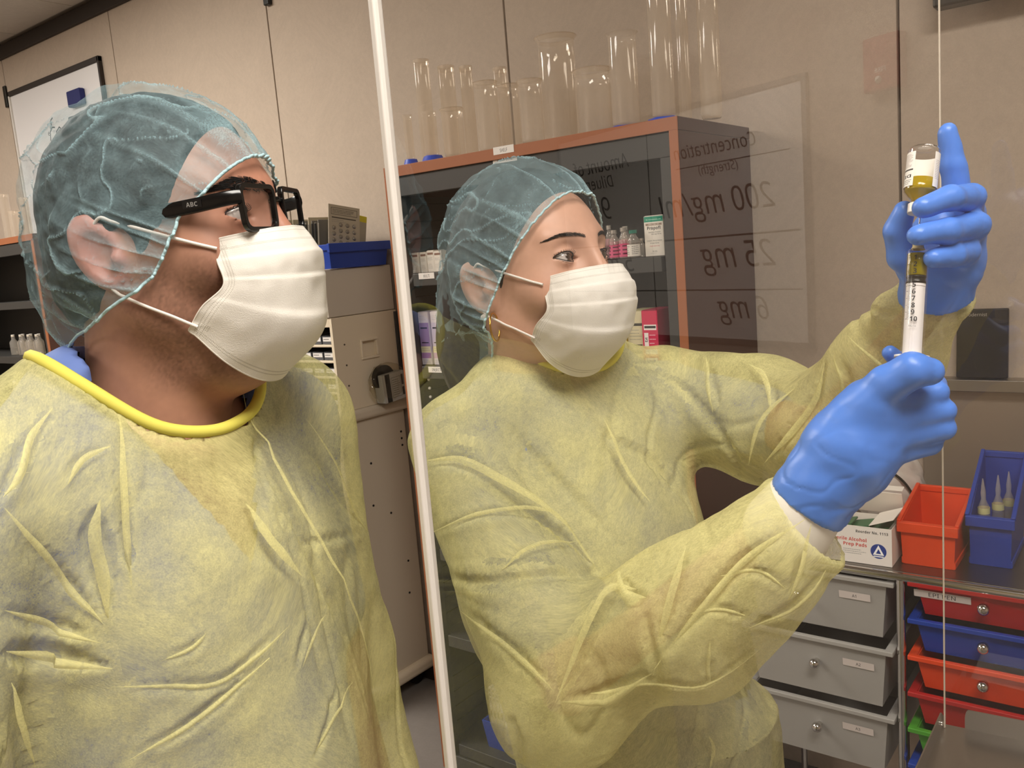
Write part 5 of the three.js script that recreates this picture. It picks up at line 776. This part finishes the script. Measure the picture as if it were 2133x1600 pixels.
  gownParts(o, fr, gf, { lo: V(-0.42, 0.38, -0.28), hi: V(0.62, NY + 0.32, 0.76), h: 0.0045, neck: cuts, ring: nh.ring, lift: nh.lift, flow: (x, y, z) => [x * 0.8, y * 0.7, z],
    folds: [[[[890, 960], [960, 960], [1080, 1030], [1180, 1110], [1240, 1180]], 0.014, 0.016], [[[1010, 830], [1120, 960], [1230, 1070], [1330, 1180]], 0.009, 0.012], [[[900, 1110], [1000, 1070], [1100, 1065], [1180, 1090]], 0.009, 0.008], [[[900, 1195], [1000, 1215], [1150, 1195], [1290, 1190]], 0.013, 0.011], [[[1040, 1190], [1110, 1140], [1200, 1130]], 0.006, 0.007], [[[1290, 1190], [1310, 1240], [1345, 1245]], 0.01, 0.012], [[[1160, 1460], [1230, 1310], [1280, 1230], [1330, 1230]], 0.011, 0.014], [[[1340, 1230], [1350, 1330], [1365, 1390], [1370, 1500]], 0.009, 0.009], [[[1365, 1390], [1460, 1270], [1560, 1160], [1680, 1080]], 0.011, 0.01], [[[1430, 1140], [1400, 1240], [1370, 1340]], 0.01, 0.012], [[[1170, 1460], [1260, 1450], [1360, 1400]], 0.009, 0.011], [[[1230, 1440], [1330, 1420], [1460, 1430], [1600, 1340]], 0.006, 0.006], [[[1560, 1310], [1660, 1260], [1730, 1180]], 0.007, 0.007], [[[1690, 1090], [1670, 1180], [1640, 1260]], 0.007, 0.007], [[[1480, 1330], [1475, 1400], [1480, 1425]], 0.006, 0.006], [[[1500, 1200], [1580, 1190], [1640, 1230]], 0.006, 0.006], [[[1430, 1280], [1500, 1270], [1570, 1290]], 0.006, 0.006], [[[1350, 740], [1440, 830], [1500, 930], [1550, 1030]], 0.011, 0.011], [[[1220, 850], [1280, 910], [1370, 960], [1450, 1040], [1480, 1140]], 0.009, 0.011], [[[1250, 870], [1300, 980], [1350, 1050]], 0.006, 0.008], [[[1470, 740], [1480, 800], [1490, 860]], 0.008, 0.009], [[[1720, 745], [1700, 830], [1650, 900], [1600, 960]], 0.013, 0.013], [[[1560, 760], [1600, 800], [1610, 860]], 0.008, 0.01], [[[1660, 800], [1590, 880], [1570, 960]], 0.008, 0.009], [[[1790, 640], [1850, 660], [1880, 640]], 0.008, 0.009], [[[1780, 700], [1850, 760], [1870, 820]], 0.008, 0.009], [[[1740, 740], [1760, 800], [1745, 850]], 0.009, 0.009], [[[960, 1270], [1060, 1350], [1160, 1440]], 0.008, 0.01], [[[1470, 1530], [1480, 1560], [1475, 1600]], 0.007, 0.008], [[[1290, 1510], [1400, 1540], [1520, 1520]], 0.006, 0.008], [[[1590, 1400], [1640, 1480], [1680, 1590]], 0.008, 0.01], [[[1060, 1480], [1075, 1540], [1090, 1600]], 0.01, 0.012]] });
  lowerBody(o, M.scrubDark, 0.08);
  // gloves: palm, five fingers and cuff in one skin each
  const gloveMesh = (list, lo, hi, ridge) => { const f = blend(list), g = surfaceNet(f, lo, hi, 0.0022); push(g, (x, y, z) => { const n = noise(x * 55, y * 55, z * 55), w = ridge(x, y, z); return 0.0011 * n + (0.12 + w) * 0.0011 * clamp(1 - Math.abs(noise(x * 30 + y * 22, y * 34 - x * 16, z * 22)) / 0.13); }); return g; };
  const box3 = pts => { const b = new THREE.Box3().setFromPoints(pts); return b.expandByScalar(0.06); };
  const chain = (pts, rs, k = 0.006) => pts.slice(1).map((p, i) => [cap(pts[i], p, rs[i], rs[i + 1]), i ? 0.0032 : k]);
  { // hand round the vial
    const wr = A(1950, 605, 0.822), w2 = A(1952, 560, 0.812), pa = A(1975, 540, 0.808), pb = A(2000, 450, 0.805), pc = A(1950, 480, 0.812);
    const fingers = [chain([A(2000, 430, 0.8), A(1985, 345, 0.792), A(1974, 276, 0.786)], [0.0125, 0.0112, 0.0088]), chain([A(2012, 440, 0.79), A(2022, 412, 0.766), A(1980, 412, 0.738), A(1922, 432, 0.732)], [0.014, 0.0122, 0.0112, 0.0092]), chain([A(2020, 490, 0.79), A(2032, 470, 0.765), A(1975, 480, 0.738), A(1912, 490, 0.733)], [0.014, 0.012, 0.011, 0.009]), chain([A(2005, 535, 0.79), A(2012, 525, 0.768), A(1985, 532, 0.748), A(1944, 538, 0.74)], [0.0135, 0.0115, 0.0105, 0.0088]), chain([A(1935, 575, 0.81), A(1880, 535, 0.8), A(1868, 480, 0.79), A(1884, 440, 0.778)], [0.017, 0.0135, 0.0118, 0.0095], 0.014)];
    const L = [[cap(w2, wr, 0.031, 0.0305)], [cap(pa, pb, 0.026, 0.022), 0.02], [cap(pa, pc, 0.024, 0.02), 0.02]]; for (const c of fingers) for (const s of c) L.push([s[0], s[1]]); L.push([cap(A(1950, 592, 0.822), A(1948, 612, 0.83), 0.0315, 0.0335), 0.006]);
    const b = box3([wr, pb, A(1974, 260, 0.786), A(1850, 480, 0.79), A(2045, 470, 0.78), A(1948, 612, 0.83), A(1920, 432, 0.73)]);
    const cut = A(1948, 618, 0.832), dirn = A(1948, 680, 0.85).sub(cut).normalize(), base = blend(L);
    const g = gloveMesh([[(x, y, z) => Math.max(base(x, y, z), (x - cut.x) * dirn.x + (y - cut.y) * dirn.y + (z - cut.z) * dirn.z)]], b.min, b.max, (x, y, z) => sstep(0.07, 0.0, Math.hypot(x - wr.x, y - wr.y, z - wr.z)));
    const gm = mesh('nitrile_glove', g, M.glove, o); gm.userData.label = 'blue glove of the hand gripping the vial';
    mesh('knit_cuff', surfaceNet((x, y, z) => smax(dCap(x, y, z, A(1948, 600, 0.828), A(1946, 650, 0.845), 0.031, 0.031), 0, 0.001), b.min.clone().subScalar(0.06), b.max, 0.004), M.white, o);
  }
  { // fist round the plunger
    const w0 = A(1705, 1010, 0.79), w1 = A(1765, 935, 0.775), cu0 = A(1668, 1005, 0.793), cu1 = A(1735, 1055, 0.79);
    const L = [[cap(A(1700, 1010, 0.795), A(1755, 945, 0.785), 0.0325, 0.031)], [cap(A(1750, 930, 0.783), A(1815, 850, 0.774), 0.03, 0.026), 0.02], [cap(A(1790, 975, 0.784), A(1845, 915, 0.778), 0.024, 0.017), 0.03], [cap(A(1785, 920, 0.78), A(1830, 875, 0.774), 0.027, 0.02), 0.03]];
    const fingers = [chain([A(1785, 870, 0.768), A(1850, 800, 0.745), A(1900, 770, 0.728), A(1938, 774, 0.729)], [0.021, 0.017, 0.0152, 0.0115], 0.012), chain([A(1850, 838, 0.762), A(1950, 818, 0.764), A(1945, 802, 0.79), A(1880, 762, 0.797), A(1853, 735, 0.792)], [0.015, 0.0108, 0.0102, 0.0095, 0.007], 0.008), chain([A(1858, 874, 0.762), A(1964, 855, 0.766), A(1945, 852, 0.8), A(1900, 842, 0.807)], [0.0145, 0.0106, 0.0102, 0.01], 0.004), chain([A(1862, 910, 0.765), A(1964, 891, 0.77), A(1940, 890, 0.805), A(1900, 882, 0.81)], [0.0145, 0.0104, 0.01, 0.01], 0.004), chain([A(1852, 942, 0.772), A(1938, 923, 0.78), A(1910, 922, 0.81)], [0.014, 0.0098, 0.0095], 0.004)];
    for (const c of fingers) for (const s of c) L.push([s[0], s[1]]); L.push([cap(A(1715, 1005, 0.794), A(1690, 1040, 0.803), 0.0365, 0.038), 0.008]);
    const cut = A(1678, 1052, 0.805), dirn = A(1640, 1098, 0.815).sub(A(1700, 1020, 0.8)).normalize(), base = blend(L), b = box3([cut, A(1960, 760, 0.74), A(1975, 900, 0.78), A(1640, 1000, 0.8), A(1850, 730, 0.79), A(1770, 1080, 0.8)]);
    const g = gloveMesh([[(x, y, z) => Math.max(base(x, y, z), (x - cut.x) * dirn.x + (y - cut.y) * dirn.y + (z - cut.z) * dirn.z)]], b.min, b.max, (x, y, z) => sstep(0.09, 0.0, Math.hypot(x - w0.x, y - w0.y, z - w0.z)));
    const gm = mesh('nitrile_glove', g, M.glove, o); gm.userData.label = 'blue glove of the fist gripping the plunger';
    const cf = surfaceNet((x, y, z) => dCap(x, y, z, A(1700, 1020, 0.8), A(1640, 1100, 0.818), 0.034, 0.041), b.min.clone().subScalar(0.08), b.max, 0.004); mesh('knit_cuff', cf, M.white, o); void w1; void cu0; void cu1;
  }
}
{ // ===== syringe =====
  const B = P(1899, 742, 0.748), T = P(1912, 520, 0.752), L = B.distanceTo(T), o = thing('syringe', 'clear plastic syringe half full of yellow liquid, held upright under the vial', 'syringe', B.toArray());
  o.quaternion.setFromUnitVectors(V(0, 1, 0), T.clone().sub(B).normalize()); const face = Math.atan2(-B.x, -B.z); void face;
  const R = 0.0094, k = L / 222, y = py => (742 - py) * k;
  mesh('barrel', lathe([[R, 0], [R, L - 0.002], [R * 0.7, L], [R * 0.62, L], [R * 0.62, L - 0.002], [R * 0.88, L - 0.004], [R * 0.88, 0]], 48), phys(0xffffff, 0.05, { transmission: 1, thickness: 0, ior: 1.35 }), o);
  mesh('barrel_flange', lathe([[R * 0.9, -0.002], [R * 1.5, -0.002], [R * 1.5, 0.0005], [R * 0.9, 0.0005], [R * 0.9, -0.002]], 40), std(0xe9e4de, 0.3), o);
  mesh('liquid', lathe([[0, y(577)], [R * 0.86, y(575)], [R * 0.86, L - 0.004], [0, L - 0.004]], 40), phys(0xb9a80e, 0.12, { transmission: 0.35, thickness: 0 }), o);
  mesh('stopper', lathe([[0, y(592)], [R * 0.87, y(592)], [R * 0.87, y(588)], [R * 0.8, y(586)], [R * 0.8, y(581)], [R * 0.87, y(579)], [R * 0.87, y(576)], [0, y(572)]], 40), M.black, o);
  mesh('plunger_rod', join([bx(-R * 0.82, R * 0.82, -0.02, y(592), -0.0012, 0.0012, 0.0004), bx(-0.0012, 0.0012, -0.02, y(592), -R * 0.82, R * 0.82, 0.0004), new THREE.CylinderGeometry(R * 0.84, R * 0.84, 0.003, 32).translate(0, y(594), 0), new THREE.CylinderGeometry(R * 1.3, R * 1.3, 0.003, 32).translate(0, -0.02, 0), new THREE.CylinderGeometry(R * 0.8, R * 0.8, y(594), 32, 1, true).translate(0, y(594) / 2, 0)]), std(0xf0ebe8, 0.45), o);
  mesh('luer_tip', lathe([[R * 0.62, L], [R * 0.5, L + 0.002], [R * 0.42, L + 0.008], [0, L + 0.008]], 30), std(0xc9b98a, 0.3), o);
  mesh('needle_hub', lathe([[R * 0.5, L + 0.004], [R * 0.42, L + 0.016], [R * 0.2, L + 0.02], [0, L + 0.02]], 24), std(0xcfc6a8, 0.3), o);
  mesh('needle', new THREE.CylinderGeometry(0.0006, 0.0006, 0.03, 10).translate(0, L + 0.033, 0), M.chrome, o);
  const tex = canvasTex(256, 1024, (c, w, h) => { c.clearRect(0, 0, w, h); c.fillStyle = '#15161c'; c.textAlign = 'left'; c.textBaseline = 'middle'; const yy = py => h * (1 - (742 - py) * k / L); const at = i => 526 + i * 14.15; for (let i = 0; i <= 50; i++) { const p = yy(at(i / 5)); c.fillRect(i % 5 ? 74 : 58, p - 2, i % 5 ? 24 : 40, 3.2); } for (let i = 1; i <= 10; i++) { if (i === 4) continue; c.font = 'bold 62px sans-serif'; c.fillText(String(i), i === 10 ? 104 : 112, yy(at(i))); } c.font = '26px sans-serif'; c.fillText('mL/cc', 96, yy(at(11))); });
  const sc = new THREE.CylinderGeometry(R * 1.012, R * 1.012, L, 40, 1, true, -1.25, 2.5).translate(0, L / 2, 0); const dir = EYE.clone().sub(B).applyQuaternion(o.quaternion.clone().invert()); sc.rotateY(Math.atan2(dir.x, dir.z) - 0.15);
  mesh('scale_print', sc, std(0xffffff, 0.5, { map: tex, transparent: true }), o);
}
{ // ===== inverted vial =====
  const T = P(1926, 309, 0.756), N = P(1911, 446, 0.754), L = T.distanceTo(N), o = thing('medicine_vial', 'inverted glass vial of yellow liquid with a white label, pierced by the needle', 'vial', N.toArray());
  o.quaternion.setFromUnitVectors(V(0, 1, 0), T.clone().sub(N).normalize()); const R = 0.0132, dir = EYE.clone().sub(N).applyQuaternion(o.quaternion.clone().invert()), face = Math.atan2(dir.x, dir.z);
  mesh('vial_glass', lathe([[R * 0.5, 0.007], [R * 0.5, 0.0115], [R * 0.98, 0.019], [R, 0.021], [R, L - 0.003], [R * 0.9, L], [R * 0.3, L - 0.0012], [0, L - 0.0008]], 48), phys(0xffffff, 0.01, { transmission: 1, thickness: 0, ior: 1.5 }), o);
  mesh('liquid', lathe([[0, 0.008], [R * 0.46, 0.008], [R * 0.46, 0.012], [R * 0.93, 0.0195], [R * 0.95, 0.021], [R * 0.95, L * 0.52], [0, L * 0.515]], 40), phys(0xc9ae06, 0.1, { transmission: 0.5, thickness: 0 }), o);
  mesh('crimp_cap', lathe([[0, 0], [R * 0.62, 0], [R * 0.64, 0.001], [R * 0.64, 0.0085], [R * 0.52, 0.0095]], 36), std(0xe8e2d8, 0.35), o);
  const tex = canvasTex(512, 512, (c, w, h) => { c.fillStyle = '#f3efe8'; c.fillRect(0, 0, w, h); c.fillStyle = '#23201d'; c.save(); c.translate(w - 12, h - 20); c.rotate(0); c.textAlign = 'right'; c.font = 'bold 66px sans-serif'; c.scale(-1, -1); c.textAlign = 'left'; c.fillText('DEM', 0, 150); c.restore(); c.fillRect(w - 120, 260, 112, 22); smallPrint(c, w - 120, 40, 108, 11, 18, '#8a6d68', 6); smallPrint(c, w - 110, 420, 98, 3, 26, '#444', 8); smallPrint(c, 14, 120, 60, 12, 24, '#8d7f96', 6); });
  const lab = new THREE.CylinderGeometry(R * 1.015, R * 1.015, L * 0.52, 48, 1, true, 0.62, Math.PI * 2 - 1.24).translate(0, L * 0.64, 0).rotateY(face + 0.12);
  mesh('vial_label', lab, std(0xffffff, 0.6, { map: tex, side: THREE.DoubleSide }), o);
}
// ---------- clear screens and the bench ----------
{
  const S = P(860, 800, 0.68), a = THREE.MathUtils.degToRad(79.3), w = 1.1, o = thing('clear_screen', 'tall clear acrylic screen with white edge in front of the syringe holder', 'screen', [S.x, 0, S.z], Math.atan2(-Math.cos(a), Math.sin(a)));
  mesh('acrylic_sheet', new THREE.PlaneGeometry(w, 2.35).translate(w / 2 + 0.004, 2.35 / 2 + 0.02, 0), M.pane, o);
  mesh('edge_trim', rb(0.0075, 2.35, 0.009, 0.002), std(0xf2ece4, 0.45), o, [0, 2.35 / 2 + 0.02, 0]);
  mesh('floor_channel', bx(-0.01, w + 0.01, 0, 0.03, -0.02, 0.02), M.steel, o);
}
{
  const q = P(1968, 1532, 1.0), t = thing('work_bench', 'narrow work bench just below the tray', 'bench', [q.x + 0.3, 0, q.z + 0.02]);
  mesh('bench_top', bx(-0.32, 0.4, 0.9, 0.935, -0.06, 0.3, 0.004), M.white, t); for (const [x, z] of [[-0.3, -0.04], [0.38, -0.04], [-0.3, 0.28], [0.38, 0.28]]) mesh('bench_leg', bx(x - 0.015, x + 0.015, 0, 0.9, z - 0.015, z + 0.015), M.steel, t);
  const y0 = P(2000, 1512, 1.02).y, s0 = onY(1966, 1508, y0), s1 = onY(1915, 1625, y0), b1 = onY(2260, 1568, y0), f0 = V(s0.x, y0, s0.z), ty = y0 - 0.9355, o = thing('steel_tray', 'folded sheet steel tray with a rounded back flange at the foot of the clear pane', 'tray', [s0.x, 0.9355, s0.z]);
  const ex = V(b1.x - s0.x, 0, b1.z - s0.z), ez = V(s1.x - s0.x, 0, s1.z - s0.z).multiplyScalar(1.15), sheet = (name, c, t) => { const n = c[1].clone().sub(c[0]).cross(c[2].clone().sub(c[0])).normalize().multiplyScalar(t), g = new THREE.BufferGeometry(), p = []; const k = c.length, q = [...c, ...c.map(v => v.clone().add(n))], tri = (i, j, l) => p.push(...q[i].toArray(), ...q[j].toArray(), ...q[l].toArray()); for (let i = 1; i + 1 < k; i++) { tri(0, i + 1, i); tri(k, k + i, k + i + 1); } for (let i = 0; i < k; i++) { const j = (i + 1) % k; tri(i, j, k + j); tri(i, k + j, k + i); } g.setAttribute('position', new THREE.Float32BufferAttribute(p, 3)); g.computeVertexNormals(); return mesh(name, g, M.steel, o); };
  const at = (u, v, y) => V(0, y, 0).addScaledVector(ex, u).addScaledVector(ez, v);
  sheet('tray_plate', [at(0, 0, ty), at(0, 1, ty), at(1, 1, ty), at(1, 0, ty)], -0.002); sheet('front_leg', [at(0, 1, 0), at(1, 1, 0), at(1, 1, ty - 0.002), at(0, 1, ty - 0.002)], 0.002); sheet('back_leg', [at(1, 0, 0), at(0, 0, 0), at(0, 0, ty - 0.002), at(1, 0, ty - 0.002)], 0.002);
  const arc = []; for (let i = 0; i <= 8; i++) { const t = i / 8 * Math.PI / 2; arc.push(at(0.19 - 0.03 * Math.sin(t), 0, ty + 0.012 + 0.012 * Math.cos(t))); } sheet('back_flange', [at(1, 0, ty), at(1, 0, ty + 0.024), ...arc, at(0.16, 0, ty)], 0.0016);
  sheet('side_flange', [at(0, 0, ty), at(0, 1, ty), at(0, 1, ty + 0.02), at(0, 0.08, ty + 0.02), at(0, 0, ty + 0.01)], 0.0016);
  mesh('flange_screw', new THREE.SphereGeometry(0.0025, 12, 8), M.chrome, o, at(0.006, 0.12, ty + 0.01).toArray());
  const e = P(1968, 1530, 1.02), p = thing('side_pane', 'thin clear pane standing upright in the steel tray', 'pane', [e.x, f0.y + 0.0005, e.z], 0);
  mesh('pane_sheet', new THREE.PlaneGeometry(0.6, 1.2).translate(0.301, 0.6, 0), M.pane, p); mesh('pane_edge', rb(0.0016, 1.2, 0.003, 0.0004), std(0xcfc4b4, 0.3), p, [0, 0.6, 0]);
}
renderer.render(scene, camera);
